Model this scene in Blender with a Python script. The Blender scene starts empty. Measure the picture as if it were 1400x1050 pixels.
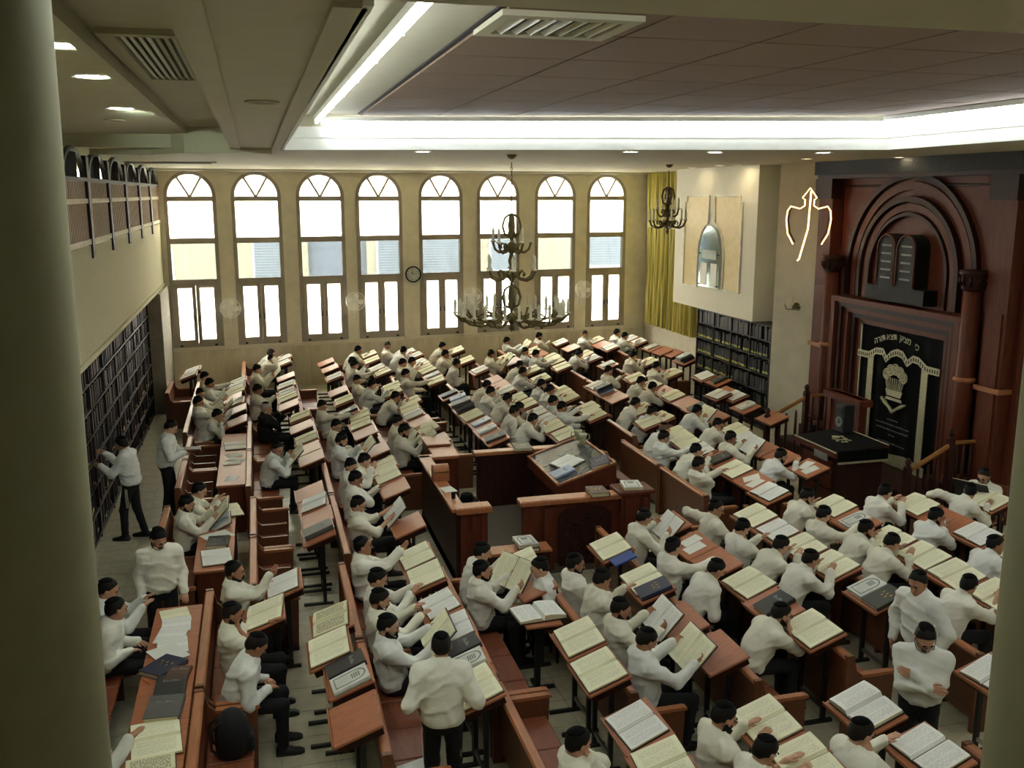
import bpy, math, random
import numpy as np
from mathutils import Matrix, Vector
random.seed(11)
R = math.radians
scene = bpy.context.scene
COL = scene.collection

# ------------------------------------------------------------------ camera
cam_d = bpy.data.cameras.new('camera')
cam_d.sensor_width = 36.0
cam_d.lens = 36.0 * 1300 / 1400
cam_d.clip_end = 200
cam = bpy.data.objects.new('camera', cam_d)
cam.location = (0, 0, 5.4)
cam.rotation_euler = (R(90 - 11.31), 0, R(-14.99))
COL.objects.link(cam)
scene.camera = cam

# ------------------------------------------------------------------ light and exposure
scene.view_settings.view_transform = 'Standard'
scene.view_settings.look = 'None'
scene.view_settings.gamma = 1.0
scene.view_settings.use_curve_mapping = False
scene.view_settings.exposure = 2.45
SKY = 7.0
TUBE = 5.0
SPOT = 30.0
world = bpy.data.worlds.new('sky')
scene.world = world
world.use_nodes = True
bg = world.node_tree.nodes['Background']
bg.inputs[0].default_value = (0.93, 0.96, 1.0, 1)
bg.inputs[1].default_value = SKY
sun_d = bpy.data.lights.new('sun', 'SUN')
sun_d.energy = 1.5
sun_d.angle = R(2)
sun_d.color = (1, .95, .86)
sun = bpy.data.objects.new('sun', sun_d)
sun.rotation_euler = (R(42), 0, R(-20))
COL.objects.link(sun)

# ------------------------------------------------------------------ materials
def lin(c):
    c = c / 255.0
    return c / 12.92 if c <= .04045 else ((c + .055) / 1.055) ** 2.4
def rgb(r, g, b): return (lin(r), lin(g), lin(b), 1)
MATS = {}
def mat(name, col, rough=.6, metal=0, spec=.5, var=.12, scale=6.0, stretch=(1, 1, 1), bump=0.0, emit=0, trans=0, alpha=None, col2=None, detail=3, sheen=0):
    if name in MATS: return MATS[name]
    m = bpy.data.materials.new(name); m.use_nodes = True
    nt = m.node_tree; b = nt.nodes['Principled BSDF']
    c = rgb(*col)
    b.inputs['Roughness'].default_value = rough
    b.inputs['Metallic'].default_value = metal
    b.inputs['Specular IOR Level'].default_value = spec
    if sheen: b.inputs['Sheen Weight'].default_value = sheen
    tc = nt.nodes.new('ShaderNodeTexCoord'); mp = nt.nodes.new('ShaderNodeMapping')
    mp.inputs['Scale'].default_value = stretch
    no = nt.nodes.new('ShaderNodeTexNoise'); no.inputs['Scale'].default_value = scale; no.inputs['Detail'].default_value = detail
    nt.links.new(tc.outputs['Object'], mp.inputs['Vector']); nt.links.new(mp.outputs['Vector'], no.inputs['Vector'])
    ra = nt.nodes.new('ShaderNodeValToRGB')
    c2 = rgb(*col2) if col2 else tuple(min(1, x * (1 + var)) for x in c[:3]) + (1,)
    c1 = c if col2 else tuple(x * (1 - var) for x in c[:3]) + (1,)
    ra.color_ramp.elements[0].position = .32; ra.color_ramp.elements[0].color = c1
    ra.color_ramp.elements[1].position = .68; ra.color_ramp.elements[1].color = c2
    nt.links.new(no.outputs['Fac'], ra.inputs['Fac']); nt.links.new(ra.outputs['Color'], b.inputs['Base Color'])
    if bump:
        bp = nt.nodes.new('ShaderNodeBump'); bp.inputs['Strength'].default_value = bump; bp.inputs['Distance'].default_value = .01
        nt.links.new(no.outputs['Fac'], bp.inputs['Height']); nt.links.new(bp.outputs['Normal'], b.inputs['Normal'])
    if emit:
        b.inputs['Emission Color'].default_value = c; b.inputs['Emission Strength'].default_value = emit
    MATS[name] = m
    return m
def pane_mat(name, col, keep, rough=.05, translucent=False):
    m = bpy.data.materials.new(name); m.use_nodes = True; nt = m.node_tree
    for n in list(nt.nodes): nt.nodes.remove(n)
    o = nt.nodes.new('ShaderNodeOutputMaterial'); mx = nt.nodes.new('ShaderNodeMixShader')
    t = nt.nodes.new('ShaderNodeBsdfTransparent'); t.inputs[0].default_value = rgb(*col)
    g = nt.nodes.new('ShaderNodeBsdfTranslucent' if translucent else 'ShaderNodeBsdfGlossy')
    g.inputs[0].default_value = rgb(*col)
    if not translucent: g.inputs['Roughness'].default_value = rough
    mx.inputs[0].default_value = 1 - keep
    nt.links.new(t.outputs[0], mx.inputs[1]); nt.links.new(g.outputs[0], mx.inputs[2]); nt.links.new(mx.outputs[0], o.inputs[0])
    MATS[name] = m
    return m
def page_mat(name, col, ink, col_gap=True):
    """printed page: lines of text laid out in the book's own plane"""
    m = bpy.data.materials.new(name); m.use_nodes = True; nt = m.node_tree
    b = nt.nodes['Principled BSDF']; b.inputs['Roughness'].default_value = .75; b.inputs['Specular IOR Level'].default_value = .2
    tc = nt.nodes.new('ShaderNodeTexCoord'); mp = nt.nodes.new('ShaderNodeMapping'); mp.inputs['Scale'].default_value = (115, 42, 1)
    no = nt.nodes.new('ShaderNodeTexNoise'); no.inputs['Scale'].default_value = 1; no.inputs['Detail'].default_value = 1
    nt.links.new(tc.outputs['Object'], mp.inputs[0]); nt.links.new(mp.outputs[0], no.inputs['Vector'])
    sx = nt.nodes.new('ShaderNodeSeparateXYZ'); nt.links.new(tc.outputs['Object'], sx.inputs[0])
    def mth(op, a, bb):
        n = nt.nodes.new('ShaderNodeMath'); n.operation = op
        for i, v in enumerate((a, bb)):
            if v is None: continue
            if isinstance(v, (int, float)): n.inputs[i].default_value = v
            else: nt.links.new(v, n.inputs[i])
        return n.outputs[0]
    ax = mth('ABSOLUTE', sx.outputs[0], None); ay = mth('ABSOLUTE', sx.outputs[1], None)
    k = mth('MULTIPLY', mth('LESS_THAN', ax, .155), mth('GREATER_THAN', ay, .035))
    k = mth('MULTIPLY', k, mth('LESS_THAN', ay, .235))
    if col_gap:
        gp = mth('ABSOLUTE', mth('SUBTRACT', ay, .135), None)
        k = mth('MULTIPLY', k, mth('GREATER_THAN', gp, .006))
    k = mth('MULTIPLY', k, mth('GREATER_THAN', no.outputs['Fac'], .47))
    k = mth('MULTIPLY', k, ink)
    mx = nt.nodes.new('ShaderNodeMix'); mx.data_type = 'RGBA'
    nt.links.new(k, mx.inputs['Factor']); mx.inputs['A'].default_value = rgb(*col); mx.inputs['B'].default_value = rgb(60, 58, 52)
    nt.links.new(mx.outputs['Result'], b.inputs['Base Color'])
    MATS[name] = m
    return m

W_BENCH = mat('bench wood', (106, 62, 38), .38, var=.22, scale=5, stretch=(6, 1, 6))
W_CAP = mat('orange polished wood', (166, 104, 66), .4, var=.15, scale=5, stretch=(6, .8, 6))
W_SEAT = mat('seat wood', (134, 74, 48), .4, var=.16, scale=5, stretch=(6, 1, 6))
W_DESK = mat('desk top wood', (170, 104, 70), .42, var=.14, scale=6, stretch=(1, 5, 5))
W_DARK = mat('dark mahogany', (52, 26, 18), .5, spec=.22, var=.25, scale=4, stretch=(5, 5, .8))
W_RED = mat('red mahogany', (94, 46, 30), .5, spec=.22, var=.2, scale=4, stretch=(5, 5, .8))
W_GOLD = mat('honey oak', (150, 100, 48), .35, var=.15, scale=6, stretch=(1, 1, 5))
BLACKM = mat('black steel', (22, 21, 20), .45, var=.1)
CHROME = mat('brushed steel', (165, 165, 165), .3, metal=1, var=.05)
STONE = mat('cream stone', (222, 214, 190), .42, var=.07, scale=3, bump=.02)
STONE2 = mat('cream stone slab', (212, 201, 172), .38, var=.1, scale=2.2, stretch=(2, 2, .6))
PLASTER = mat('warm plaster', (196, 188, 158), .85, var=.05, scale=9, bump=.05)
FASCIA = mat('balcony stucco', (182, 176, 142), .9, var=.07, scale=22, bump=.15)
CEIL = mat('ceiling paint', (184, 178, 150), .8, var=.03, scale=4)
WHITE = mat('white paint', (226, 226, 216), .6, var=.03)
TILE = mat('floor tile', (186, 178, 150), .3, var=.12, scale=7, bump=.02)
GROUT = mat('floor grout', (150, 142, 118), .8)
BROWNT = mat('brown acoustic tile', (130, 104, 76), .8, var=.12, scale=60, bump=.3)
BROWNG = mat('brown joint', (34, 27, 23), .9)
ALU = mat('window frame metal', (158, 149, 134), .45, metal=.2, var=.06)
BRASS = mat('old brass', (108, 94, 54), .45, metal=.3, var=.2, scale=12)
CANDLE = mat('candle bulb ivory', (222, 216, 190), .4, var=.04)
SHIRTS = [mat('shirt white', (236, 234, 220), .8, var=.03, scale=13, bump=.55, stretch=(1, 1, 1.6)), mat('shirt ivory', (230, 227, 208), .8, var=.03, scale=13, bump=.55, stretch=(1.6, 1, 1)), mat('shirt cool white', (228, 230, 224), .8, var=.03, scale=15, bump=.55)]
BLACKC = mat('black cloth', (17, 17, 20), .85, var=.2, scale=12)
SKINS = [mat('skin', (196, 148, 118), .55, var=.06), mat('skin tan', (176, 126, 96), .55, var=.06), mat('skin pale', (206, 162, 134), .55, var=.06)]
EYE = mat('eye dark', (28, 20, 18), .2)
LIP = mat('lip', (160, 96, 84), .5)
HAIRS = [mat('hair black', (13, 11, 10), .6, spec=.25, var=.3, scale=60), mat('hair dark brown', (27, 20, 16), .6, spec=.25, var=.3, scale=60), mat('hair brown', (82, 58, 40), .55, var=.3, scale=60), mat('hair grey', (176, 172, 162), .6, var=.2, scale=60)]
VELVET = mat('black velvet', (9, 9, 10), .9, spec=.15, var=.2)
PAGE_C = page_mat('cream page', (240, 237, 206), .16)
PAGE_W = page_mat('white page', (238, 238, 232), .16)
PAPER = mat('paper', (226, 226, 216), .75, var=.03)
PEDGE = mat('page edges', (206, 196, 160), .8, var=.1, scale=40, stretch=(1, 1, 30))
C_BLACK = mat('black book cloth', (30, 30, 31), .5)
C_GREY = mat('grey book cloth', (84, 84, 82), .5)
C_NAVY = mat('navy book cloth', (34, 40, 66), .5)
C_GREEN = mat('dark green book cloth', (42, 44, 32), .5)
C_MAROON = mat('maroon book cloth', (74, 42, 40), .5)
C_BROWN = mat('brown leather', (86, 50, 32), .5)
C_WHITE = mat('white book board', (204, 206, 198), .45)
C_PALE = mat('pale blue book board', (150, 164, 190), .45)
GOLD = mat('gold print', (180, 150, 70), .4, metal=.6)
SILVER = mat('silver thread', (176, 172, 140), .5, metal=.25, var=.3, scale=50)
GREYP = mat('grey print', (120, 122, 116), .6)
BLUEC = mat('blue cloth', (28, 66, 140), .6)
ORANGE = mat('orange tab', (225, 110, 30), .5)
GREENT = mat('green tab', (60, 170, 60), .5)
CURT = mat('olive gold drape', (176, 164, 72), .6, var=.3, scale=3, stretch=(6, 6, .3), sheen=.3)
GREENMARB = mat('dark green carved stone', (20, 21, 18), .6, spec=.25, var=.5, scale=16, bump=.6)
FANW = mat('fan white', (236, 233, 222), .5)
CLOCKF = mat('clock face', (206, 206, 196), .4)
GLASS = pane_mat('tinted glass', (150, 153, 153), .93)  # grey tint added to dim the bright view outside
FROST = pane_mat('frosted glass', (252, 252, 250), .62, translucent=True)
MIRR = pane_mat('plaque glass', (214, 226, 224), .45, rough=.12)
LAMP = mat('tube light', (240, 248, 255), emit=TUBE)
LAMPS = mat('downlight lens', (246, 255, 240), emit=SPOT)
LAMPW = mat('warm downlight lens', (255, 236, 196), emit=SPOT * .5)
NEON = mat('warm neon', (255, 190, 110), emit=1.6)

# ------------------------------------------------------------------ mesh helpers
def np_mesh(name, V, F, mats, mi=None, smooth=False):
    me = bpy.data.meshes.new(name)
    if isinstance(F, np.ndarray) and len(F):
        n, k = F.shape
        me.vertices.add(len(V)); me.vertices.foreach_set('co', np.asarray(V, np.float32).ravel())
        me.loops.add(n * k); me.loops.foreach_set('vertex_index', F.astype(np.int32).ravel())
        me.polygons.add(n); me.polygons.foreach_set('loop_start', np.arange(0, n * k, k, dtype=np.int32))
        me.polygons.foreach_set('loop_total', np.full(n, k, np.int32))
    else:
        me.from_pydata([tuple(v) for v in V], [], [tuple(f) for f in F])
    for m in mats: me.materials.append(m)
    if mi is not None: me.polygons.foreach_set('material_index', np.asarray(mi, np.int32))
    if smooth: me.polygons.foreach_set('use_smooth', np.ones(len(me.polygons), bool))
    me.update(calc_edges=True)
    me.validate()
    return me

class MB:
    def __init__(s): s.v = []; s.f = []; s.m = []
    def add(s, vs, fs, m=0, M=None):
        o = len(s.v)
        if M is not None: vs = [tuple(M @ Vector(v)) for v in vs]
        s.v += [tuple(v) for v in vs]
        s.f += [tuple(i + o for i in f) for f in fs]; s.m += [m] * len(fs)
        return s
    def box(s, a, b, m=0, M=None, bev=0):
        (x0, y0, z0), (x1, y1, z1) = a, b
        if bev:
            P = [(x0 + bev, y0), (x1 - bev, y0), (x1, y0 + bev), (x1, y1 - bev), (x1 - bev, y1), (x0 + bev, y1), (x0, y1 - bev), (x0, y0 + bev)]
            Q = [(x0 + bev, y0 + bev), (x1 - bev, y0 + bev), (x1 - bev, y0 + bev), (x1 - bev, y1 - bev), (x1 - bev, y1 - bev), (x0 + bev, y1 - bev), (x0 + bev, y1 - bev), (x0 + bev, y0 + bev)]
            vs = [(x, y, z0) for x, y in P] + [(x, y, z1 - bev) for x, y in P] + [(x0 + bev, y0 + bev, z1), (x1 - bev, y0 + bev, z1), (x1 - bev, y1 - bev, z1), (x0 + bev, y1 - bev, z1)]
            fs = [tuple(reversed(range(8)))] + [(i, (i + 1) % 8, 8 + (i + 1) % 8, 8 + i) for i in range(8)]
            T = [16, 17, 17, 18, 18, 19, 19, 16]
            for i in range(8):
                j = (i + 1) % 8
                fs.append((8 + i, 8 + j, T[j], T[i]) if T[i] != T[j] else (8 + i, 8 + j, T[i]))
            fs.append((16, 17, 18, 19))
            return s.add(vs, fs, m, M)
        vs = [(x0, y0, z0), (x1, y0, z0), (x1, y1, z0), (x0, y1, z0), (x0, y0, z1), (x1, y0, z1), (x1, y1, z1), (x0, y1, z1)]
        return s.add(vs, [(3, 2, 1, 0), (4, 5, 6, 7), (0, 1, 5, 4), (1, 2, 6, 5), (2, 3, 7, 6), (3, 0, 4, 7)], m, M)
    def prism(s, poly, ax, a, b, m=0, M=None):
        """poly of 2-D points; ax = axis of extrusion ('x': poly is y,z; 'y': poly is x,z; 'z': poly is x,y)"""
        mk = {'x': lambda p, t: (t, p[0], p[1]), 'y': lambda p, t: (p[0], t, p[1]), 'z': lambda p, t: (p[0], p[1], t)}[ax]
        n = len(poly)
        vs = [mk(p, a) for p in poly] + [mk(p, b) for p in poly]
        fs = [tuple(range(n)), tuple(range(2 * n - 1, n - 1, -1))] + [(i, i + n, (i + 1) % n + n, (i + 1) % n) for i in range(n)]
        area = sum(poly[i][0] * poly[(i + 1) % n][1] - poly[(i + 1) % n][0] * poly[i][1] for i in range(n))
        flip = (area > 0) == (ax != 'y')
        if (b < a): flip = not flip
        if flip: fs = [tuple(reversed(f)) for f in fs]
        return s.add(vs, fs, m, M)
    def tube(s, pts, r, n=8, m=0, M=None, cap=True, up=None):
        pts = [Vector(p) for p in pts]; k = len(pts)
        rr = r if isinstance(r, (list, tuple)) else [r] * k
        vs = []; N = None
        for i, p in enumerate(pts):
            t = (pts[min(i + 1, k - 1)] - pts[max(i - 1, 0)])
            t = t.normalized() if t.length > 1e-9 else Vector((0, 0, 1))
            if N is None:
                N = t.orthogonal().normalized()
            N = (N - t * N.dot(t))
            N = N.normalized() if N.length > 1e-6 else t.orthogonal().normalized()
            B = t.cross(N)
            for j in range(n):
                a = 2 * math.pi * j / n
                vs.append(p + (N * math.cos(a) + B * math.sin(a)) * rr[i])
        fs = [(i * n + j, i * n + (j + 1) % n, (i + 1) * n + (j + 1) % n, (i + 1) * n + j) for i in range(k - 1) for j in range(n)]
        if cap: fs += [tuple(reversed(range(n))), tuple(range((k - 1) * n, k * n))]
        return s.add(vs, fs, m, M)
    def lathe(s, prof, n=16, m=0, M=None, c=(0, 0, 0), cap=True):
        vs = [(c[0] + r * math.cos(2 * math.pi * j / n), c[1] + r * math.sin(2 * math.pi * j / n), c[2] + z) for r, z in prof for j in range(n)]
        k = len(prof)
        fs = [(i * n + j, i * n + (j + 1) % n, (i + 1) * n + (j + 1) % n, (i + 1) * n + j) for i in range(k - 1) for j in range(n)]
        if cap: fs += [tuple(reversed(range(n))), tuple(range((k - 1) * n, k * n))]
        return s.add(vs, fs, m, M)
    def ring(s, cy, cz, r0, r1, a0, a1, x0, x1, n=24, m=0):
        """arched moulding in the y,z plane, thick along x"""
        vs = []
        for i in range(n + 1):
            a = a0 + (a1 - a0) * i / n
            for r in (r0, r1):
                for x in (x0, x1): vs.append((x, cy + r * math.cos(a), cz + r * math.sin(a)))
        fs = []
        for i in range(n):
            o = i * 4; q = o + 4
            fs += [(o, q, q + 2, o + 2), (o + 1, o + 3, q + 3, q + 1), (o, o + 1, q + 1, q), (o + 2, q + 2, q + 3, o + 3)]
        fs += [(0, 2, 3, 1), (n * 4, n * 4 + 1, n * 4 + 3, n * 4 + 2)]
        return s.add(vs, fs, m)
    def mesh(s, name, mats, smooth=False):
        if not isinstance(mats, (list, tuple)): mats = [mats]
        return np_mesh(name, s.v, s.f, mats, s.m, smooth)

def inst(name, me, parent=None, loc=(0, 0, 0), rot=(0, 0, 0), M=None):
    o = bpy.data.objects.new(name, me)
    COL.objects.link(o)
    if parent is not None: o.parent = parent
    if M is not None: o.matrix_local = M
    else: o.location = loc; o.rotation_euler = rot
    return o
def part(name, mb, mats, parent=None, smooth=False, loc=(0, 0, 0), rot=(0, 0, 0), M=None):
    return inst(name, mb.mesh(name, mats, smooth), parent, loc, rot, M)
def tag(o, label, cat, group=None, kind=None):
    o['label'] = label; o['category'] = cat
    if group: o['group'] = group
    if kind: o['kind'] = kind
    return o
def thing(name, label, cat, loc=(0, 0, 0), rotz=0, group=None):
    o = inst(name, None, None, loc, (0, 0, rotz))
    o.empty_display_size = .1
    return tag(o, label, cat, group)
def struct(name, mb, mats, label=None, loc=(0, 0, 0), rotz=0, smooth=False):
    o = part(name, mb, mats, None, smooth, loc, (0, 0, rotz))
    o['kind'] = 'structure'
    if label: o['label'] = label
    return o
ORD = ['zeroth', 'first', 'second', 'third', 'fourth', 'fifth', 'sixth', 'seventh', 'eighth', 'ninth', 'tenth', 'eleventh', 'twelfth', 'thirteenth', 'fourteenth', 'fifteenth', 'sixteenth', 'seventeenth', 'eighteenth', 'nineteenth', 'twentieth', 'twenty-first', 'twenty-second', 'twenty-third', 'twenty-fourth', 'twenty-fifth', 'twenty-sixth', 'twenty-seventh', 'twenty-eighth', 'twenty-ninth', 'thirtieth', 'thirty-first', 'thirty-second', 'thirty-third', 'thirty-fourth', 'thirty-fifth', 'thirty-sixth', 'thirty-seventh', 'thirty-eighth', 'thirty-ninth', 'fortieth']
def tri_tilt(t): return Matrix.Rotation(-t, 4, 'Y')
SECTIONS = {
    'Rm1A': (-2.1, 22.9, 24.6),
    'R0A': (-1.45, 18.9, 24.3),
    'R0B': (-1.32, 15.2, 18.7),
    'R0C': (-1.4, 11.6, 14.39),
    'R0D': (-2.0, 6.2, 10.9),
    'R1A': (-0.4, 19.8, 27.0),
    'R1B': (-0.24, 15.0, 19.69),
    'R1C': (-0.17, 11.0, 14.5),
    'R1D': (-0.66, 6.3, 11.05),
    'R2A': (0.83, 19.2, 23.6),
    'R2B': (1.0, 11.7, 19.63),
    'R2C': (0.9, 7.1, 11.48),
    'R3A': (1.98, 20.4, 26.96),
    'R3B': (2.16, 15.7, 20.41),
    'R3C': (2.07, 5.2, 11.1),
    'R4A': (3.2, 19.7, 27.04),
    'R4B': (3.27, 16.7, 19.4),
    'R4C': (3.24, 7.5, 10.35),
    'R4D': (3.24, 4.4, 6.79),
    'R5A': (4.4, 16.2, 27.0),
    'R5C': (4.47, 7.4, 11.9),
    'R5D': (4.2, 4.3, 6.6),
    'R6A': (5.72, 16.2, 25.6),
    'R6C': (5.6, 7.6, 12.1),
    'R6D': (5.65, 4.6, 6.1),
    'R7A': (6.88, 16.4, 27.09),
    'R7B': (6.55, 12.7, 16.25),
    'R7C': (6.9, 7.3, 12.2),
    'R8A': (7.9, 16.4, 27.7),
    'R8B': (7.68, 12.6, 16.31),
    'R8C': (8.12, 7.9, 12.1),
    'R9A': (9.15, 17.5, 27.8),
    'R9C': (9.4, 9.4, 12.0),
    'RXA': (10.25, 22.2, 27.93),
}
# section, x, y of the seat, lean, pose, head yaw, head pitch, marks
PEOPLE = [
    ('R0A', -1.18, 19.31, 23, 'h', 0, 35, ''),
    ('R0A', -1.2, 20.4, -8, 'h', 0, 25, ''),
    ('R0A', -1.2, 21.28, -8, 'r', -25, 25, ''),
    ('R0A', -1.18, 22.33, -5, 'r', -20, 25, ''),
    ('R0A', -1.2, 23.27, -8, 'd', 20, 25, ''),
    ('R0C', -1.13, 13.43, 4, 'h', 0, 5, 'b'),
    ('R0C', -1.13, 14.09, 16, 'r', 10, 30, ''),
    ('R0D', -1.73, 7.85, 22, 'd', 0, 25, ''),
    ('R0D', -1.72, 10.05, 10, 'l', 25, 15, ''),
    ('R0D', -1.73, 10.57, -4, 'r', 0, 25, ''),
    ('R1A', -0.13, 21.32, -2, 'c', 10, 35, ''),
    ('R1A', -0.13, 23.91, -3, 'h', -15, 30, ''),
    ('R1A', -0.01, 25.88, 28, 't', 0, 5, ''),
    ('R1A', -0.01, 26.7, 28, 'd', 0, 10, ''),
    ('R1B', 0.03, 16.2, 11, 'h', -45, 35, ''),
    ('R1B', 0.03, 19.39, 7, 'c', 0, 20, 'bok'),
    ('R1D', -0.39, 8.87, 19, 'l', 10, 40, ''),
    ('R1D', -0.39, 9.59, -5, 'c', -5, 20, 'b'),
    ('R1D', -0.39, 10.75, -5, 't', -10, 10, 'b'),
    ('R2B', 1.26, 12.79, -8, 'h', -10, 25, 'gx'),
    ('R2B', 1.27, 14.02, -4, 'c', 10, 25, ''),
    ('R2B', 1.27, 14.74, 7, 't', -60, 10, ''),
    ('R2B', 1.28, 15.26, 28, 'c', 20, 20, ''),
    ('R2B', 1.27, 16.41, 0, 'h', 5, 25, 'b'),
    ('R2B', 1.27, 17.49, -2, 'l', -25, 15, ''),
    ('R2B', 1.27, 19.33, -8, 'd', -40, 15, ''),
    ('R2C', 1.15, 8.9, -8, 'h', -10, 20, 'B'),
    ('R2C', 1.15, 9.55, -8, 'r', 0, 25, 'b'),
    ('R2C', 1.17, 10.11, -5, 'r', -5, 25, ''),
    ('R2C', 1.15, 11.18, -8, 't', -10, 0, ''),
    ('R3A', 2.25, 21.32, 9, 'd', 5, 25, ''),
    ('R3A', 2.25, 21.92, -8, 'r', -25, 20, ''),
    ('R3A', 2.25, 23.89, 3, 'd', 0, 25, ''),
    ('R3A', 2.25, 24.41, -4, 'r', 0, 25, ''),
    ('R3A', 2.37, 26.66, 28, 'd', 0, 15, ''),
    ('R3B', 2.43, 16.8, 5, 'h', 5, 15, 'B'),
    ('R3B', 2.43, 17.56, 3, 'r', 0, 25, ''),
    ('R3B', 2.49, 20.11, 28, 'r', -5, 20, ''),
    ('R3C', 2.32, 6.44, -8, 'f', 10, 20, ''),
    ('R3C', 2.34, 10.03, -3, 'h', -10, 10, 'b'),
    ('R3C', 2.34, 10.62, 11, 'r', -5, 25, ''),
    ('R4A', 3.46, 22.41, -8, 'd', 0, 20, ''),
    ('R4A', 3.47, 23.83, 6, 'r', 0, 25, ''),
    ('R4A', 3.54, 24.41, 28, 'r', -20, 25, ''),
    ('R4A', 3.59, 26.22, 28, 'r', 60, 20, ''),
    ('R4A', 3.47, 26.74, -2, 'r', -85, 25, ''),
    ('R4C', 3.5, 7.93, -5, 'H', 5, 35, ''),
    ('R4C', 3.51, 8.66, -4, 'h', -15, 25, 'b'),
    ('R4C', 3.51, 9.44, 4, 'c', 10, 30, ''),
    ('R4C', 3.49, 9.96, -8, 'l', -10, 15, 'b'),
    ('R4D', 3.51, 5.97, 11, 'r', 10, 35, ''),
    ('R4D', 3.51, 6.49, 2, 'r', 0, 30, 'B'),
    ('R5A', 4.78, 17.33, 28, 'r', 10, 30, ''),
    ('R5A', 4.67, 17.85, 9, 'l', 0, 25, ''),
    ('R5A', 4.79, 18.37, 28, 'r', 0, 35, 'b'),
    ('R5A', 4.79, 19.33, 28, 'r', 0, 40, ''),
    ('R5A', 4.67, 19.85, 20, 'r', 0, 25, ''),
    ('R5A', 4.7, 20.84, 28, 'r', 10, 25, ''),
    ('R5A', 4.67, 23.5, 9, 'l', 0, 15, ''),
    ('R5A', 4.67, 25.02, 8, 'c', 0, 25, ''),
    ('R5A', 4.79, 26.7, 28, 'd', -10, 25, ''),
    ('R5C', 4.84, 8.3, 32, 'f', -5, 25, 'gb'),
    ('R5C', 4.75, 9.54, 28, 'l', -5, 35, ''),
    ('R5C', 4.74, 10.15, 0, 'd', 10, 15, ''),
    ('R5C', 4.74, 11.26, 8, 'H', 5, 30, ''),
    ('R5D', 4.47, 5.98, 1, 'c', 0, 25, ''),
    ('R6A', 5.97, 17.95, -8, 'd', 5, 10, ''),
    ('R6A', 5.97, 18.56, -8, 'r', 0, 25, ''),
    ('R6A', 5.99, 19.7, 17, 'r', -10, 40, ''),
    ('R6A', 5.99, 20.36, 11, 'r', -5, 25, 'b'),
    ('R6A', 5.99, 21.95, 17, 'd', 5, 15, ''),
    ('R6A', 6.11, 23.12, 27, 'r', 0, 15, ''),
    ('R6A', 5.98, 24.59, -6, 'h', 0, 30, ''),
    ('R6C', 5.99, 9.51, 27, 'r', -5, 25, ''),
    ('R6C', 5.89, 10.03, 28, 'r', 0, 30, ''),
    ('R6C', 5.87, 10.55, 2, 'c', 5, 35, ''),
    ('R6C', 5.87, 11.36, 6, 'b', -35, 20, 'g'),
    ('R7A', 7.27, 17.33, 23, 'r', 5, 45, ''),
    ('R7A', 7.27, 18.18, 23, 'r', 0, 35, ''),
    ('R7A', 7.15, 24.29, 4, 'd', 0, 10, ''),
    ('R7A', 7.13, 24.81, -8, 'r', -30, 25, ''),
    ('R7A', 7.13, 26.79, -8, 'h', 0, 25, ''),
    ('R7B', 6.81, 13.44, -8, 'c', -5, 25, ''),
    ('R7B', 6.84, 14.42, 25, 'r', -5, 35, ''),
    ('R7B', 6.82, 15.13, -1, 'd', 0, 30, ''),
    ('R7B', 6.94, 15.95, 23, 'f', -20, 45, 'n'),
    ('R7C', 7.29, 8.34, 23, 'd', 15, 25, ''),
    ('R7C', 7.29, 9.7, 23, 'r', 0, 40, ''),
    ('R7C', 7.29, 10.22, 23, 'c', -10, 20, 'b'),
    ('R7C', 7.17, 10.74, 4, 'd', 5, 30, ''),
    ('R7C', 7.29, 11.62, 23, 'c', -10, 35, 'b'),
    ('R8A', 8.21, 17.2, 21, 'h', 0, 30, ''),
    ('R8A', 8.29, 19.66, 21, 'r', 0, 40, ''),
    ('R8A', 8.29, 20.34, 21, 'r', 0, 35, ''),
    ('R8A', 8.17, 21.48, 4, 'c', 0, 20, ''),
    ('R8A', 8.18, 24.45, 21, 'd', 0, 20, ''),
    ('R8A', 8.17, 27.4, 4, 'c', -15, 20, 'B'),
    ('R8B', 8.07, 13.74, 21, 'd', -5, 30, 'b'),
    ('R8B', 7.95, 14.79, -6, 'H', 5, 20, ''),
    ('R8B', 8.07, 16.01, 21, 'f', -30, 55, ''),
    ('R8C', 8.51, 9.28, 20, 'l', -30, 10, ''),
    ('R8C', 8.51, 10.37, 20, 'c', -15, 20, 'b'),
    ('R8C', 8.51, 11.47, 20, 'r', 5, 30, ''),
    ('R9A', 9.44, 21.81, 19, 'r', 0, 45, ''),
    ('R9A', 9.5, 23.48, 18, 'r', 0, 30, ''),
    ('R9A', 9.54, 27.5, 18, 'r', -95, 20, ''),
    ('R9C', 9.77, 11.19, 18, 'b', 45, 20, ''),
    ('RXA', 10.61, 26.9, 17, 'd', -10, 15, ''),
    ('RXA', 10.64, 27.63, 16, 'r', -20, 25, ''),
]
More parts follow.
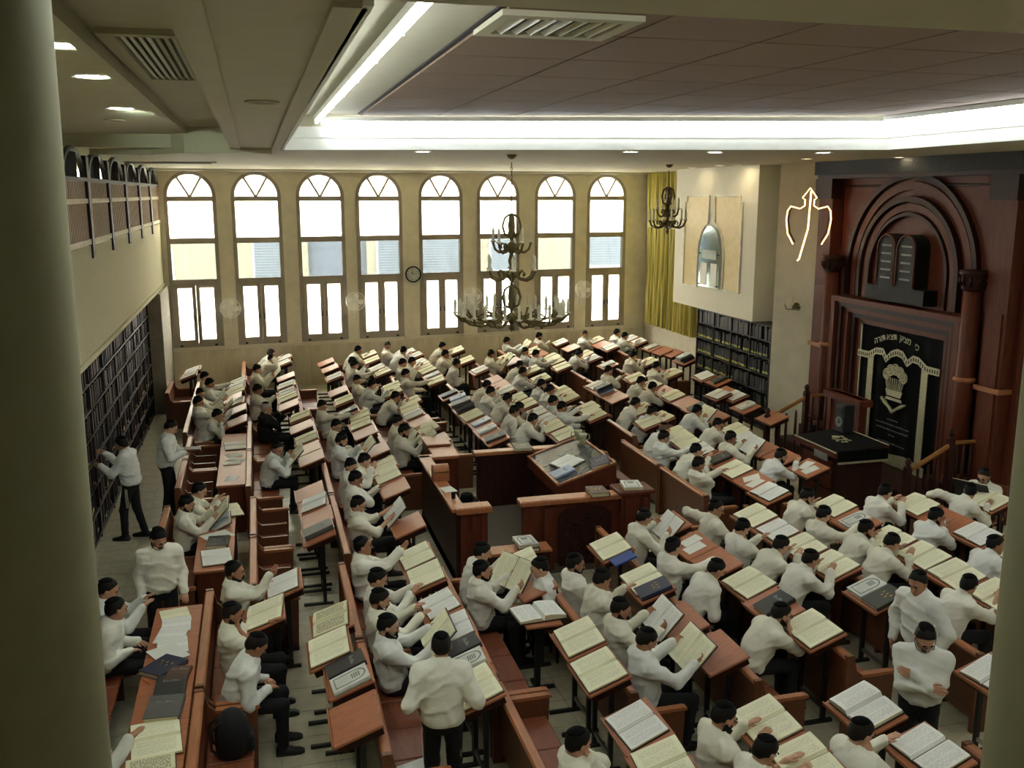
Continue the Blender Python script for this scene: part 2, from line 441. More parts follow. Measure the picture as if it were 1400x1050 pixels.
# desks: section -> (x, y, what lies on it)
DESKS = {
    'R1C': [(0.63, 12.4, 'G'), (0.63, 13.02, 'e'), (0.63, 13.64, 'w'), (0.63, 14.26, 'e')],
    'F': [(0.12, 10.73, 'w'), (-0.07, 9.97, 'o'), (0.63, 9.63, 't'), (0.5, 8.99, 'o'), (0.65, 8.4, 'KA'), (0.64, 7.63, 'e'), (11.27, 25.3, 'e'), (11.39, 24.73, 'e'), (11.2, 23.52, 'Q'), (10.63, 21.25, 'w'), (10.77, 20.62, 'K'), (10.25, 18.9, 'w'), (10.24, 19.4, 'e'), (9.97, 16.83, 'e')],
    'R2B': [(1.88, 12.41, 'e'), (1.89, 14.12, 'e'), (1.89, 14.74, 'o'), (1.9, 15.36, 'o'), (1.89, 16.41, 'e'), (1.89, 17.74, 'e'), (1.83, 18.4, 'o'), (1.89, 19.15, 'o')],
    'R2C': [(1.8, 7.85, 'o'), (1.8, 8.47, 'KA'), (1.8, 9.09, 'w'), (1.8, 9.71, 'w'), (1.8, 10.55, 'o'), (1.8, 11.18, 'o')],
    'R3C': [(2.97, 6.25, 'o'), (2.97, 6.87, 'w'), (2.97, 7.86, 'o'), (2.97, 8.55, 'o'), (2.97, 10.01, 'e'), (2.97, 10.63, 'o')],
    'R4C': [(4.2, 7.93, 'e'), (4.2, 8.66, 'e'), (4.2, 9.61, 'oB'), (4.2, 10.86, 'o')],
    'R4D': [(4.04, 6.0, 'o'), (4.04, 6.62, 'o')],
    'R5C': [(5.44, 8.11, 'o'), (5.33, 8.73, 'K'), (5.37, 9.35, 'o'), (5.36, 10.06, 'e'), (5.33, 10.68, 'p'), (5.36, 11.5, 'e')],
    'R5D': [(5.09, 5.89, 'w'), (5.01, 6.6, 'T')],
    'R6C': [(6.63, 8.71, 'AN'), (6.63, 9.59, 'o'), (6.63, 10.21, 'o'), (6.63, 10.83, 'w'), (6.63, 11.45, 'o')],
    'R6D': [(6.58, 6.79, 'w')],
    'R7C': [(7.91, 8.31, 'o'), (7.85, 8.93, 'o'), (7.91, 9.55, 'o'), (7.91, 10.17, 'o'), (7.85, 10.91, 'A'), (7.91, 11.53, 'o')],
    'R8C': [(9.13, 9.27, 'o'), (9.13, 10.02, 'w'), (9.13, 10.64, 'e'), (9.13, 11.3, 'o')],
    'R7B': [(7.41, 12.38, 'w'), (7.41, 13.0, 'p'), (7.43, 13.62, 'o'), (7.46, 14.24, 'K'), (7.44, 14.86, 'w'), (7.44, 15.48, 'o'), (7.52, 16.1, 'o'), (7.41, 17.08, 'o')],
    'R8B': [(8.69, 13.42, 'p'), (8.58, 14.15, 'e'), (8.58, 14.77, 'e'), (8.58, 15.39, 'w'), (8.69, 16.01, 'o')],
    'R8A': [(8.88, 17.2, 'e'), (8.88, 17.98, 'K'), (8.88, 18.6, 'e'), (8.88, 19.24, 'o'), (8.91, 19.86, 'e'), (8.91, 20.48, 'o'), (8.88, 21.48, 'o'), (8.88, 23.4, 'A'), (8.88, 24.45, 'w'), (8.88, 25.1, 'o'), (8.88, 26.4, 'e'), (8.88, 27.4, 'o')],
    'R4B': [(4.13, 16.67, 'N'), (4.13, 17.29, 'A'), (4.13, 17.91, 'W'), (4.13, 18.53, 'o'), (4.13, 19.15, 'Q'), (4.13, 19.77, 'Q')],
    'R3B': [(3.05, 16.8, 'e'), (3.05, 17.71, 'o'), (3.0, 18.33, 'e'), (3.0, 18.95, 'w'), (3.0, 19.57, 'o'), (3.11, 20.19, 'o')],
    'R0A': [(-0.56, 19.31, 'e'), (-0.58, 20.4, 'e'), (-0.58, 21.07, 'w'), (-0.67, 21.69, 'e'), (-0.56, 22.31, 'o'), (-0.58, 22.93, 'w'), (-0.58, 23.55, 'w')],
    'R1A': [(0.56, 20.61, 'e'), (0.56, 21.32, 'o'), (0.56, 21.94, 'w'), (0.56, 22.81, 'w'), (0.56, 23.91, 'e'), (0.61, 25.88, 'w'), (0.61, 26.7, 'w')],
    'R1B': [(0.73, 16.2, 'e'), (0.73, 16.82, 'e'), (0.73, 17.52, 'o'), (0.73, 18.53, 'e'), (0.73, 19.39, 'o')],
    'R2A': [(1.71, 19.55, 'K'), (1.71, 20.71, 'o'), (1.71, 21.79, 'e'), (1.71, 23.54, 'w'), (1.71, 24.82, 'e'), (1.71, 25.76, 'e')],
    'Rm1A': [(-1.72, 24.68, 'w'), (-1.72, 25.42, 'w')],
    'R9A': [(9.98, 17.85, 'A'), (9.98, 19.15, 'w'), (10.06, 21.81, 'o'), (10.09, 23.48, 'o'), (9.98, 26.1, 'w'), (9.98, 26.75, 'e'), (10.09, 27.5, 'o')],
    'R3A': [(2.93, 21.31, 'o'), (2.93, 21.93, 'o'), (2.93, 23.83, 'o'), (2.93, 24.45, 'w'), (2.93, 25.7, 'o'), (2.99, 26.66, 'o')],
    'R4A': [(4.13, 20.7, 'K'), (4.13, 22.41, 'o'), (4.13, 23.05, 'A'), (4.13, 23.81, 'o'), (4.16, 24.43, 'o'), (4.13, 25.05, 'w'), (4.21, 26.17, 'w'), (4.13, 26.79, 'w')],
    'R5A': [(5.45, 16.55, 'o'), (5.45, 17.23, 'o'), (5.45, 17.85, 'w'), (5.45, 18.47, 'w'), (5.45, 19.28, 'o'), (5.45, 19.9, 'o'), (5.45, 20.84, 'w'), (5.45, 21.5, 'e'), (5.45, 22.15, 'e'), (5.45, 23.5, 'w'), (5.45, 25.02, 'o'), (5.45, 26.7, 'o')],
    'R6A': [(6.61, 17.95, 'o'), (6.61, 18.57, 'o'), (6.61, 19.7, 'o'), (6.61, 20.36, 'o'), (6.61, 21.95, 'o'), (6.72, 23.12, 'o'), (6.61, 24.59, 'e'), (6.61, 25.25, 'o')],
    'R7A': [(7.74, 17.33, 'o'), (7.74, 18.18, 'o'), (7.63, 19.5, 'e'), (7.63, 20.15, 'Q'), (7.63, 20.8, 'w'), (7.63, 23.4, 'o'), (7.74, 24.23, 'o'), (7.74, 24.85, 'o'), (7.63, 25.47, 'e'), (7.63, 26.1, 'o'), (7.74, 26.79, 'e')],
    'RXA': [(11.23, 25.15, 'e'), (11.23, 25.8, 'A'), (11.23, 26.9, 'w'), (11.26, 27.63, 'w')],
    'R9C': [(10.34, 11.19, 'o')],
}

# ================================================================== THE ROOM
# floor with laid tiles in the open aisles
fl = struct('floor', MB().box((-4.5, -2, -.2), (13, 29, -.012)), [GROUT], 'pale stone floor of the hall')
tm = MB().box((-.247, -.247, -.012), (.247, .247, 0)).mesh('floor_tile', [TILE])
def lay(x0, x1, y0, y1):
    y = y0
    while y < y1:
        x = x0
        while x < x1 - .01:
            inst('floor_tile', tm, fl, (x + .25, y + .25, 0)); x += .5
        y += .5
lay(-2.5, -1.5, 11.0, 25.0)
lay(-.5, .0, 10.9, 14.9); lay(0, 1.0, 6.6, 8.1)
tb = MB()
for i in range(-9, 26):
    for j in range(-4, 58):
        x, y = i * .5, j * .5
        if -2.5 <= x < -1.5 and 11 <= y < 25: continue
        if -.5 <= x < 0 and 10.9 - .001 <= y + .1 and y < 14.9: continue
        tb.box((x + .003, y + .003, -.011), (x + .497, y + .497, -.0005))
o = part('floor_tiling', tb, [TILE], fl); o['kind'] = 'stuff'

# window wall, running slightly askew
WA = (-2.9, 27.0); WANG = math.atan2(1.3, 14.9); WL = 14.96
WU = [1.29, 3.0, 4.73, 6.38, 8.2, 9.97, 11.81, 13.53]; WW = .66; ZB, ZS = 1.29, 5.34
def arch(u, r, zc, n=18): return [(u + r * math.cos(math.pi * (1 - i / n)), zc + r * math.sin(math.pi * (1 - i / n))) for i in range(n + 1)]
wb = MB(); D0, D1, ZT = 0.0, .32, 6.25
xs = [-.6] + [u + s * WW for u in WU for s in (-1, 1)] + [WL + .4]
wb.box((-.6, D0, 0), (WL + .4, D1, ZB))
for i in range(0, len(xs), 2): wb.box((xs[i], D0, ZB), (xs[i + 1], D1, ZT))
for u in WU:
    A = arch(u, WW, ZS)
    for (p, q) in zip(A, A[1:]):
        vs = [(p[0], D0, p[1]), (q[0], D0, q[1]), (q[0], D0, ZT), (p[0], D0, ZT), (p[0], D1, p[1]), (q[0], D1, q[1]), (q[0], D1, ZT), (p[0], D1, ZT)]
        wb.add(vs, [(0, 1, 2, 3), (7, 6, 5, 4), (4, 5, 1, 0)])
wall_back = struct('wall_back', wb, [STONE], 'cream stone wall with eight tall arched windows', (WA[0], WA[1], 0), WANG)
sm_ = MB().box((-.232, -.016, 0), (.232, 0, 1.12), bev=.006).mesh('stone_slab', [STONE2])
for i in range(31): inst('stone_slab', sm_, wall_back, (.05 + i * .475 + .2, 0, .06))
# ledge that runs between the window sills
for i in range(9):
    a = xs[2 * i]; b = xs[2 * i + 1]
    part('ledge', MB().box((a, -.045, 1.2), (b, 0, 1.26)), [STONE], wall_back)

def window(k, u):
    w = inst('window_%d' % (k + 1), None, None, (WA[0] + u * math.cos(WANG), WA[1] + u * math.sin(WANG), 0), (0, 0, WANG))
    w['kind'] = 'structure'; w['label'] = '%s arched window from the left balcony' % ORD[k + 1]
    f = MB(); t = .095; y0, y1 = -.03, .12
    A = arch(0, WW, ZS); B = arch(0, WW - t, ZS)
    for i in range(len(A) - 1):
        p, q, r_, s_ = A[i], A[i + 1], B[i + 1], B[i]
        vs = [(a[0], y, a[1]) for y in (y0, y1) for a in (p, q, r_, s_)]
        f.add(vs, [(3, 2, 1, 0), (4, 5, 6, 7), (0, 1, 5, 4), (2, 3, 7, 6)])
    f.box((-WW, y0, ZB), (-WW + t, y1, ZS)); f.box((WW - t, y0, ZB), (WW, y1, ZS))
    f.box((-WW, y0 - .02, ZB), (WW, y1, ZB + .1))
    part('frame', f, [ALU], w)
    for z, h in ((5.27, .13), (4.16, .15), (3.05, .15)):
        part('crossbar', MB().box((-WW + .04, y0 - .005, z - h / 2), (WW - .04, y1, z + h / 2)), [ALU], w)
    for s in (-1, 1):
        part('glazing_bar', MB().tube([(0, .03, 5.31), (s * .31, .03, ZS + .5)], .034, 6), [ALU], w)
    for s in (-1, 1):     # two casements below
        c = MB(); a0, a1 = sorted((s * .003, s * (WW - t)))
        z0, z1 = ZB + .1, 3.0; q = .10
        c.box((a0, y0 - .02, z0), (a0 + q, .05, z1)); c.box((a1 - q, y0 - .02, z0), (a1, .05, z1))
        c.box((a0 + q, y0 - .02, z0), (a1 - q, .05, z0 + q)); c.box((a0 + q, y0 - .02, z1 - q), (a1 - q, .05, z1))
        cs = part('casement', c, [ALU], w)
        part('pane', MB().box((a0 + q, .01, z0 + q), (a1 - q, .016, z1 - q)), [FROST], cs)
        part('handle', MB().box((s * .06 - .012, y0 - .06, 2.0), (s * .06 + .012, y0 - .02, 2.14)), [BLACKM], cs)
        part('latch', MB().box((s * .45 - .035, y0 - .045, ZB + .02), (s * .45 + .035, y0 - .02, ZB + .07)), [BLACKM], w)
    part('pane', MB().prism([(a, b) for a, b in arch(0, WW - t, ZS)], 'y', .03, .036), [FROST], w)
    part('pane', MB().box((-WW + t, .02, 4.2), (WW - t, .026, 5.23)), [FROST], w)
    part('pane', MB().box((-WW + t, .02, 3.1), (WW - t, .026, 4.12)), [GLASS], w)
for k, u in enumerate(WU): window(k, u)
# daylight portals, one in each opening (they only guide the sampling of the sky)
for u in WU:
    pd = bpy.data.lights.new('window_portal', 'AREA'); pd.shape = 'RECTANGLE'; pd.size = 1.3; pd.size_y = 4.6
    pd.cycles.is_portal = True
    po = bpy.data.objects.new('window_portal', pd); COL.objects.link(po)
    po.location = (WA[0] + u * math.cos(WANG) - .34 * math.sin(WANG), WA[1] + u * math.sin(WANG) + .34 * math.cos(WANG), 3.65)
    po.rotation_euler = (R(-90), 0, WANG)

# side walls
struct('wall_left', MB().box((-3.2, 5.0, 0), (-2.97, 27.3, 3.0)), [PLASTER], 'plaster wall behind the left bookcase')
struct('wall_gallery', MB().box((-4.7, -2, 0), (-4.4, 27.3, 7)), [PLASTER])
cb = MB().box((-2.98, 24.6, 0), (-2.3, 27.2, 3.0)); struct('trim_1', cb, [mat('grey plaster', (150, 142, 124), .8)], 'grey pier beside the left bookcase')
rw = struct('wall_right', MB().box((12.0, 19.0, 0), (12.35, 28.9, 6.3)).box((11.95, 4, 0), (12.3, 18.2, 6.3)), [STONE], 'cream stone wall on the right')
struct('wall_front', MB().box((-4.7, -2.3, 0), (12.5, -2, 7)).box((12.3, -2, 0), (12.6, 4, 7)), [PLASTER])
# chamfered pier between the right bookcase and the ark, clad in stone
pier = struct('wall_pier', MB().prism([(11.12, 18.95), (11.72, 17.98), (12.2, 18.0), (12.2, 19.3), (11.4, 19.3)], 'z', 0, 6.2), [STONE], 'stone pier between the bookcase and the ark')
d = Vector((.6, -.97, 0)).normalized(); n_ = Vector((-.97, -.6, 0)).normalized()
for z0, z1 in ((.05, 1.35), (1.36, 2.65), (2.66, 3.95), (3.96, 5.1), (5.11, 6.0)):
    a = Vector((11.13, 18.94, 0)); b = a + d * 1.12
    part('stone_slab', MB().prism([(a.x, a.y), (b.x, b.y), (b.x + n_.x * .015, b.y + n_.y * .015), (a.x + n_.x * .015, a.y + n_.y * .015)], 'z', z0, z1), [STONE], pier)

# ------------------------------------------------------------------ ceiling
def clip_poly(P, f):
    out = []
    for i in range(len(P)):
        a, b = P[i], P[(i + 1) % len(P)]; fa, fb = f(a), f(b)
        if fa >= 0: out.append(a)
        if (fa >= 0) != (fb >= 0):
            t = fa / (fa - fb); out.append((a[0] + t * (b[0] - a[0]), a[1] + t * (b[1] - a[1])))
    return out
FLc, FRc = (.44, 14.7), (9.02, 12.4); NLc, NRc = (.40, 3.45), (8.8, 3.45)
cl = MB()
cl.prism([(-4.5, 15.25), (-.2, 14.75), FLc, FRc, (12.5, 12.3), (12.5, 29), (-4.5, 29)], 'z', 6.05, 6.62)
cl.prism([FRc, NRc, (12.5, 3.45), (12.5, 12.3)], 'z', 6.05, 6.62)
cl.box((-4.5, -2.3, 6.05), (12.5, 3.45, 6.62))
cl.prism([(-.2, 3.45), NLc, FLc, (-.2, 14.75)], 'z', 6.05, 6.62)
cl.box((-4.5, 3.4, 6.24), (-.86, 15.3, 6.62)); cl.box((-.86, 3.4, 6.33), (-.2, 15.3, 6.62))
cl.box((-.2, 3.3, 6.52), (9.3, 15, 6.7))
ceiling = struct('ceiling', cl, [CEIL], 'cream ceiling with a lit cove')
part('soffit_bead', MB().box((-.27, 3.5, 6.03), (-.13, 14.6, 6.07)), [CEIL], ceiling)
part('soffit_bead', MB().box((.30, 3.5, 6.03), (.42, 14.5, 6.08)), [CEIL], ceiling)
part('soffit_bead', MB().box((-.92, 3.5, 6.2), (-.83, 12, 6.26)), [CEIL], ceiling)
# cove lip
lip = MB()
for (p, q) in ((FLc, FRc), (NLc, FLc), (FRc, NRc)):
    dx, dy = q[0] - p[0], q[1] - p[1]; L = math.hypot(dx, dy); nx, ny = dy / L, -dx / L
    if (p, q) == (NLc, FLc) or True:
        for off, z0, z1 in ((.0, 6.03, 6.17), (-.04, 6.17, 6.20), (.0, 6.20, 6.36)):
            w = .035 + off * .4
            lip.prism([p, q, (q[0] + nx * w, q[1] + ny * w), (p[0] + nx * w, p[1] + ny * w)], 'z', z0, z1)
part('cove_lip', lip, [WHITE], ceiling)
# window head cornice
part('window_cornice', MB().box((.0, -.35, 5.99), (WL, 0, 6.06)), [WHITE], ceiling, loc=(WA[0], WA[1], 0), rot=(0, 0, WANG))
# round-cornered lit end of the left ceiling bay
cv = MB()
pts = [(-2.3, 15.6), (-1.4, 15.25), (-.9, 14.6), (-.3, 14.45), (.3, 14.72)]
for a, b in zip(pts, pts[1:]): cv.prism([a, b, (b[0], b[1] + .08), (a[0], a[1] + .08)], 'z', 5.97, 6.32)
part('curved_fascia', cv, [CEIL], ceiling)
# brown acoustic panels, each a piece
far = lambda p: (14.35 - (p[0] - .44) * (2.3 / 8.58)) - p[1]
back = MB().prism(clip_poly([(1.5, 3.4), (8.75, 3.4), (8.75, 14.6), (1.5, 14.6)], far), 'z', 6.505, 6.53)
part('panel_backing', back, [BROWNG], ceiling)
i = 0
for ix in range(7):
    for iy in range(10):
        x0, y0 = 1.53 + ix * 1.05, 3.0 + iy * 1.2
        P = clip_poly([(x0 + .012, max(y0, 3.4) + .012), (min(x0 + 1.05, 8.75) - .012, max(y0, 3.4) + .012), (min(x0 + 1.05, 8.75) - .012, y0 + 1.188), (x0 + .012, y0 + 1.188)], far)
        if len(P) >= 3: part('acoustic_panel', MB().prism(P, 'z', 6.485, 6.506), [BROWNT], ceiling)
# tubes of the cove
def tube_light(name, p, q, label, n):
    L = math.hypot(q[0] - p[0], q[1] - p[1]); a = math.atan2(q[1] - p[1], q[0] - p[0])
    t = thing(name, label, 'light', (p[0], p[1], 6.395), a, 'cove tube lights')
    for i in range(n):
        a0, a1 = L * i / n + .01, L * (i + 1) / n - .01
        g = part('tube', MB().tube([(a0, 0, 0), (a1, 0, 0)], .022, 8), [LAMP], t, True)
        part('end_cap', MB().box((a0 - .008, -.025, -.025), (a0 + .004, .025, .03)), [WHITE], g)
    part('batten', MB().box((0, -.035, .025), (L, .035, .085)), [WHITE], t)
tube_light('tube_light', (.95, 4.9), (.93, 14.2), 'bright tube light along the left side of the ceiling cove', 7)
tube_light('tube_light', (1.0, 14.32), (8.95, 12.3), 'thin tube light along the far side of the ceiling cove', 6)
tube_light('tube_light', (1.0, 3.75), (8.5, 3.75), 'added tube light along the near side of the ceiling cove', 6)  # out-of-view tube, assumed by symmetry and added to lift the foreground
tube_light('tube_light', (8.75, 12.15), (8.6, 4.2), 'tube light along the right side of the ceiling cove', 6)
# downlights
def downlight(x, y, z, m, r, label, grp):
    t = thing('downlight', label, 'light', (x, y, z), 0, grp)
    part('trim_ring', MB().lathe([(r * .98, -.008), (r * 1.22, -.012), (r * 1.25, 0)], 20, cap=False), [WHITE], t)
    part('lens', MB().lathe([(r, -.006), (r, 0.0)], 20), [m], t)
for k, (x, y) in enumerate([(-1.02, 6.2), (-1.08, 7.75), (-1.22, 10.5)]):
    downlight(x, y, 6.24, LAMPS, .115, ['nearest of three round downlights above the left balcony', 'middle one of three round downlights above the left balcony', 'farthest of three round downlights above the left balcony'][k], 'left downlights')
for k, (x, y) in enumerate([(2.6, 15.1), (5.75, 14.3), (7.1, 14.1), (8.85, 13.8)]):
    downlight(x, y, 6.05, LAMPS, .11, '%s round downlight from the left just beyond the ceiling cove' % ORD[k + 1], 'downlights beyond the cove')
for k, (x, y) in enumerate([(4.3, 26.2), (10.5, 20.6), (10.1, 16.3), (10.75, 22.6), (10.85, 20.4), (11.3, 15.2)]):
    downlight(x, y, 6.05, LAMPW, .08, ['warm downlight near the middle of the window wall', 'warm downlight before the white wall box', 'warm downlight before the neon crown', 'left warm spotlight over the white wall box', 'right warm spotlight over the white wall box', 'warm downlight above the ark'][k], 'warm downlights')
for k, (x, y) in enumerate([(9.9, 8.4), (9.9, 5.8), (.0, 2.2), (2.4, 2.2), (4.8, 2.2), (7.2, 2.2), (-3.2, 8.5), (-3.2, 12.5), (-3.2, 16.5), (-3.2, 20.5)]):  # invented downlights, added to fill the dim near and side zones
    z = 6.24 if x < -1 and y < 15 else 6.05
    downlight(x, y, z, LAMPS, .11, ('%s added fill downlight of the right-hand soffit' % ORD[k + 1]) if k < 2 else ('%s added fill downlight over the viewing gallery' % ORD[k - 1]) if k < 6 else ('%s added fill downlight above the left balcony floor' % ORD[k - 5]), 'added fill downlights')
ws_d = bpy.data.lights.new('wash_spot', 'SPOT'); ws_d.energy = 45; ws_d.spot_size = R(44); ws_d.spot_blend = .8; ws_d.color = (.82, 1, .86); ws_d.shadow_soft_size = .08
ws_o = bpy.data.objects.new('wash_spot', ws_d); COL.objects.link(ws_o); ws_o.location = (-1.22, 10.5, 6.2)      # extra spot added at the farthest left downlight to brighten the curved fascia
ws_o.rotation_euler = (Vector((-.5, 14.6, 6.12)) - Vector((-1.22, 10.5, 6.2))).to_track_quat('-Z', 'Y').to_euler()
# ceiling fittings
def cassette(x0, x1, y0, y1, z, label):
    t = thing('air_conditioner', label, 'air conditioner', ((x0 + x1) / 2, (y0 + y1) / 2, z)); a, b = (x1 - x0) / 2, (y1 - y0) / 2
    f = MB()
    for A, B in (((-a, -b), (a, -b + .1)), ((-a, b - .1), (a, b)), ((-a, -b + .1), (-a + .09, b - .1)), ((a - .09, -b + .1), (a, b - .1))): f.box((A[0], A[1], -.035), (B[0], B[1], 0))
    part('frame', f, [CEIL], t)
    part('cavity', MB().box((-a + .09, -b + .1, -.006), (a - .09, b - .1, 0)), [BLACKM], t)
    n = 7
    for i in range(n):
        x = -a + .1 + (2 * a - .2) * (i + .5) / n
        part('louvre', MB().box((-.022, -b + .11, -.004), (.022, b - .11, .004)), [WHITE if i < 4 else CEIL], t, loc=(x, 0, -.02), rot=(0, R(35), 0))
cassette(-.82, -.28, 6.1, 8.5, 6.33, 'white ceiling air conditioner grille left of the bright tube')
cassette(1.5, 2.42, 5.82, 6.62, 6.485, 'ceiling air conditioner grille set among the brown panels')
def smoke(x, y, z, label):
    t = thing('ceiling_speaker', label, 'speaker', (x, y, z), 0)
    part('rim', MB().lathe([(.12, 0), (.125, -.012), (.105, -.016), (.1, -.008)], 20), [PLASTER], t)
    part('grille', MB().lathe([(.1, -.008), (.001, -.012)], 20), [GREYP], t)
smoke(.1, 7.3, 6.05, 'round ceiling speaker beside the left air conditioner')
smoke(-1.5, 12.2, 6.24, 'round ceiling speaker above the balcony end')
g_ = thing('air_vent', 'dark ceiling vent over the first window', 'vent', (-1.6, 21.5, 6.05))
part('frame', MB().box((-.9, -.3, -.02), (.9, .3, 0)), [CEIL], g_)
for i in range(6): part('slat', MB().box((-.8, -.24 + i * .085, -.03), (.8, -.2 + i * .085, -.018)), [GREYP], g_)

# ------------------------------------------------------------------ left balcony
bal = struct('balcony', MB().box((-4.5, 4.0, 3.03), (-2.4, 27.4, 4.63)).box((-2.44, 4.0, 3.0), (-2.37, 27.4, 3.08)), [FASCIA], 'stucco front of the left balcony')
rail = thing('balcony_railing', 'balcony railing of brown reed panels between dark posts', 'railing', (-2.42, 0, 4.6))
ys = [9.2, 11.4, 13.7, 15.8, 18.0, 20.3, 22.6, 24.9, 27.2]
for y in ys:
    part('post', MB().box((-.05, y - .12, -.16), (.05, y + .12, 1.36), bev=.015), [mat('dark purple brown', (40, 29, 27), .6, spec=.2)], rail)
RE = mat('brown reed', (152, 126, 90), .7, var=.2, scale=8, stretch=(1, 9, .3))
for a, b in zip(ys, ys[1:]):
    pn = part('reed_panel', MB().box((-.015, a + .09, .12), (.005, b - .09, .98)), [RE], rail)
    nr = 14
    sl = MB().box((-.012, -.028, .13), (.014, .028, .97)).mesh('reed', [RE])
    for i in range(nr): inst('reed', sl, pn, (0, a + .13 + (b - a - .26) * (i + .5) / nr, 0))
    part('mid_rail', MB().box((0, a + .07, .66), (.035, b - .07, .73)), [W_GOLD if False else mat('pale batten', (178, 164, 128), .7)], rail)
    part('bottom_rail', MB().box((0, a + .07, .05), (.035, b - .07, .13)), [MATS['pale batten']], rail)
    ar = MB(); c = (a + b) / 2; r = (b - a) / 2 - .2
    ar.tube([(0, c + r * math.cos(math.pi * i / 14), 1.0 + .42 * math.sin(math.pi * i / 14)) for i in range(15)], .045, 6)
    for q in (-.3, -.1, .12): ar.tube([(0, c + q, 1.0), (0, c + q, 1.38)], .05, 6)
    part('iron_arch', ar, [BLACKM], rail)
part('hand_rail', MB().box((-.05, ys[0], .98), (.05, ys[-1], 1.04), bev=.012), [MATS['dark purple brown']], rail)

# ------------------------------------------------------------------ columns of the viewer's gallery
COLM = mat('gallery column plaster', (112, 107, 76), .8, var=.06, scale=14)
def column(name, x, y, r, r2, label):
    o = part(name, MB().lathe([(r2, 0), (r2, 4.2), ((r + r2) / 2, 5.35), (r, 6.4), (r, 8)], 40), [COLM], None, True, (x, y, 0))
    o['kind'] = 'structure'; o['label'] = label
column('wall_column', -.54, 1.61, .272, .25, 'round plaster column at the left edge of view')
column('wall_column', 1.362, 1.04, .27, .268, 'round plaster column at the right edge of view')

# ================================================================== BOOKCASES
def book_block(w, h, dpt, cm):
    """a shelved volume, spine towards +x"""
    b = MB()
    b.box((-dpt, -w / 2, 0), (0, -w / 2 + .004, h)); b.box((-dpt, w / 2 - .004, 0), (0, w / 2, h))
    b.prism([(-.006, -w / 2), (.008, -w * .3), (.012, 0), (.008, w * .3), (-.006, w / 2)], 'z', 0, h)
    return b
CASEW = mat('black brown case wood', (30, 23, 20), .5, var=.2)
def bookcase(name, label, loc, rotz, ylen, shelves, bays, depth, gap, spines, marks, nmax, tagtxt, mark_m):
    t = thing(name, label, 'bookcase', loc, rotz)
    H = shelves[-1]
    part('back_panel', MB().box((-depth, 0, 0), (-depth + .02, ylen, H)), [CASEW], t)
    part('plinth', MB().box((-depth, 0, 0), (-.02, ylen, shelves[0])), [CASEW], t)
    up = MB().box((-depth, -.015, 0), (0, .015, H)).mesh('upright', [CASEW])
    for i in range(bays + 1): inst('upright', up, t, (0, ylen * i / bays, 0))
    sh = MB().box((-depth, 0, -.02), (0.005, ylen, 0)).mesh('shelf', [CASEW])
    for z in shelves: inst('shelf', sh, t, (0, 0, z))
    # volumes: shared meshes, some thick, some thin
    protos = []
    for k, cm in enumerate(spines):
        w = [.045, .06, .05, .07, .055][k % 5]; h = [.27, .3, .25, .31, .28][k % 5]
        bb = book_block(w, h, .2, cm)
        mm = MB().box((.009, -w * .42, .03), (.0135, w * .42, .03 + [.05, .03, .06, .04, .05][k % 5])).mesh('spine_label', [mark_m[k % len(mark_m)]])
        pg = MB().box((-.195, -w / 2 + .004, .006), (-.004, w / 2 - .004, h - .006)).mesh('page_block', [PEDGE])
        protos.append((w, h, bb.mesh('shelf_book', [cm]), mm, pg))
    M = t.matrix_basis if False else Matrix.Translation(loc) @ Matrix.Rotation(rotz, 4, 'Z')
    cnt = 0
    rest = MB()
    for si in range(len(shelves) - 2, -1, -1) if ylen < 6 else range(len(shelves) - 1):
        z = shelves[si]
        for bi in range(bays):
            y = ylen * bi / bays + .03; ye = ylen * (bi + 1) / bays - .03
            while y < ye - .08:
                k = random.randrange(len(protos)); w, h, bm, mm, pg = protos[k]
                h = min(h, shelves[si + 1] - z - .03)
                if random.random() < .05: y += random.uniform(.05, .2); continue
                if gap(si, bi, y) and cnt < nmax:
                    o = inst('shelf_book', bm, None, M=M @ Matrix.Translation((-.025 - random.uniform(0, .03), y + w / 2, z + .002)))
                    tag(o, tagtxt % ORD[si + 1], 'book', tagtxt % ORD[si + 1])
                    inst('spine_label', mm, o); inst('page_block', pg, o)
                    cnt += 1
                else:
                    rest.box((-.26, y + .002, z), (-.03 - .03 * (k % 3) / 3, y + w - .002, z + h), k % 5)
                y += w + .002
    if rest.v:
        o = part('shelf_books', rest, spines[:5], t); o['kind'] = 'stuff'
    return t
DK = [mat('old black spine', (20, 19, 19), .6, spec=.3), mat('old brown spine', (46, 31, 24), .6, spec=.3), mat('old charcoal spine', (30, 29, 30), .6, spec=.3), mat('old maroon spine', (46, 25, 23), .6, spec=.3), mat('old navy spine', (23, 26, 36), .6, spec=.3)]
SP = DK + [DK[0], DK[2], DK[1]]
bookcase('bookcase', 'tall dark bookcase full of old volumes under the left balcony', (-2.6, 8.4, 0), 0, 16.1, [.1, .5, .9, 1.3, 1.7, 2.1, 2.5, 2.9], 11, .34,
         lambda si, bi, y: 6.0 < y < 15.5 and si in (0, 1, 2, 3, 4) and int(y * 7 + si * 3) % 5 < 2, SP, None, 170, 'old volume on the %s shelf from below in the left bookcase', [GOLD, ORANGE, mat('yellow label', (196, 160, 60), .5), C_BROWN, PEDGE])
YL = mat('yellow green label', (168, 168, 40), .5)
bookcase('bookcase', 'dark bookcase of black volumes under the white wall box', (11.18, 22.85, 0), math.pi, 3.75, [.1, .5, .9, 1.3, 1.7, 2.1, 2.45], 4, .5,
         lambda si, bi, y: si in (2, 3, 4), [C_BLACK, C_BLACK, mat('charcoal cloth', (40, 40, 42), .5), C_BLACK, C_GREEN], None, 130, 'black volume on the %s shelf from below in the right bookcase', [YL, YL, GREYP, YL])

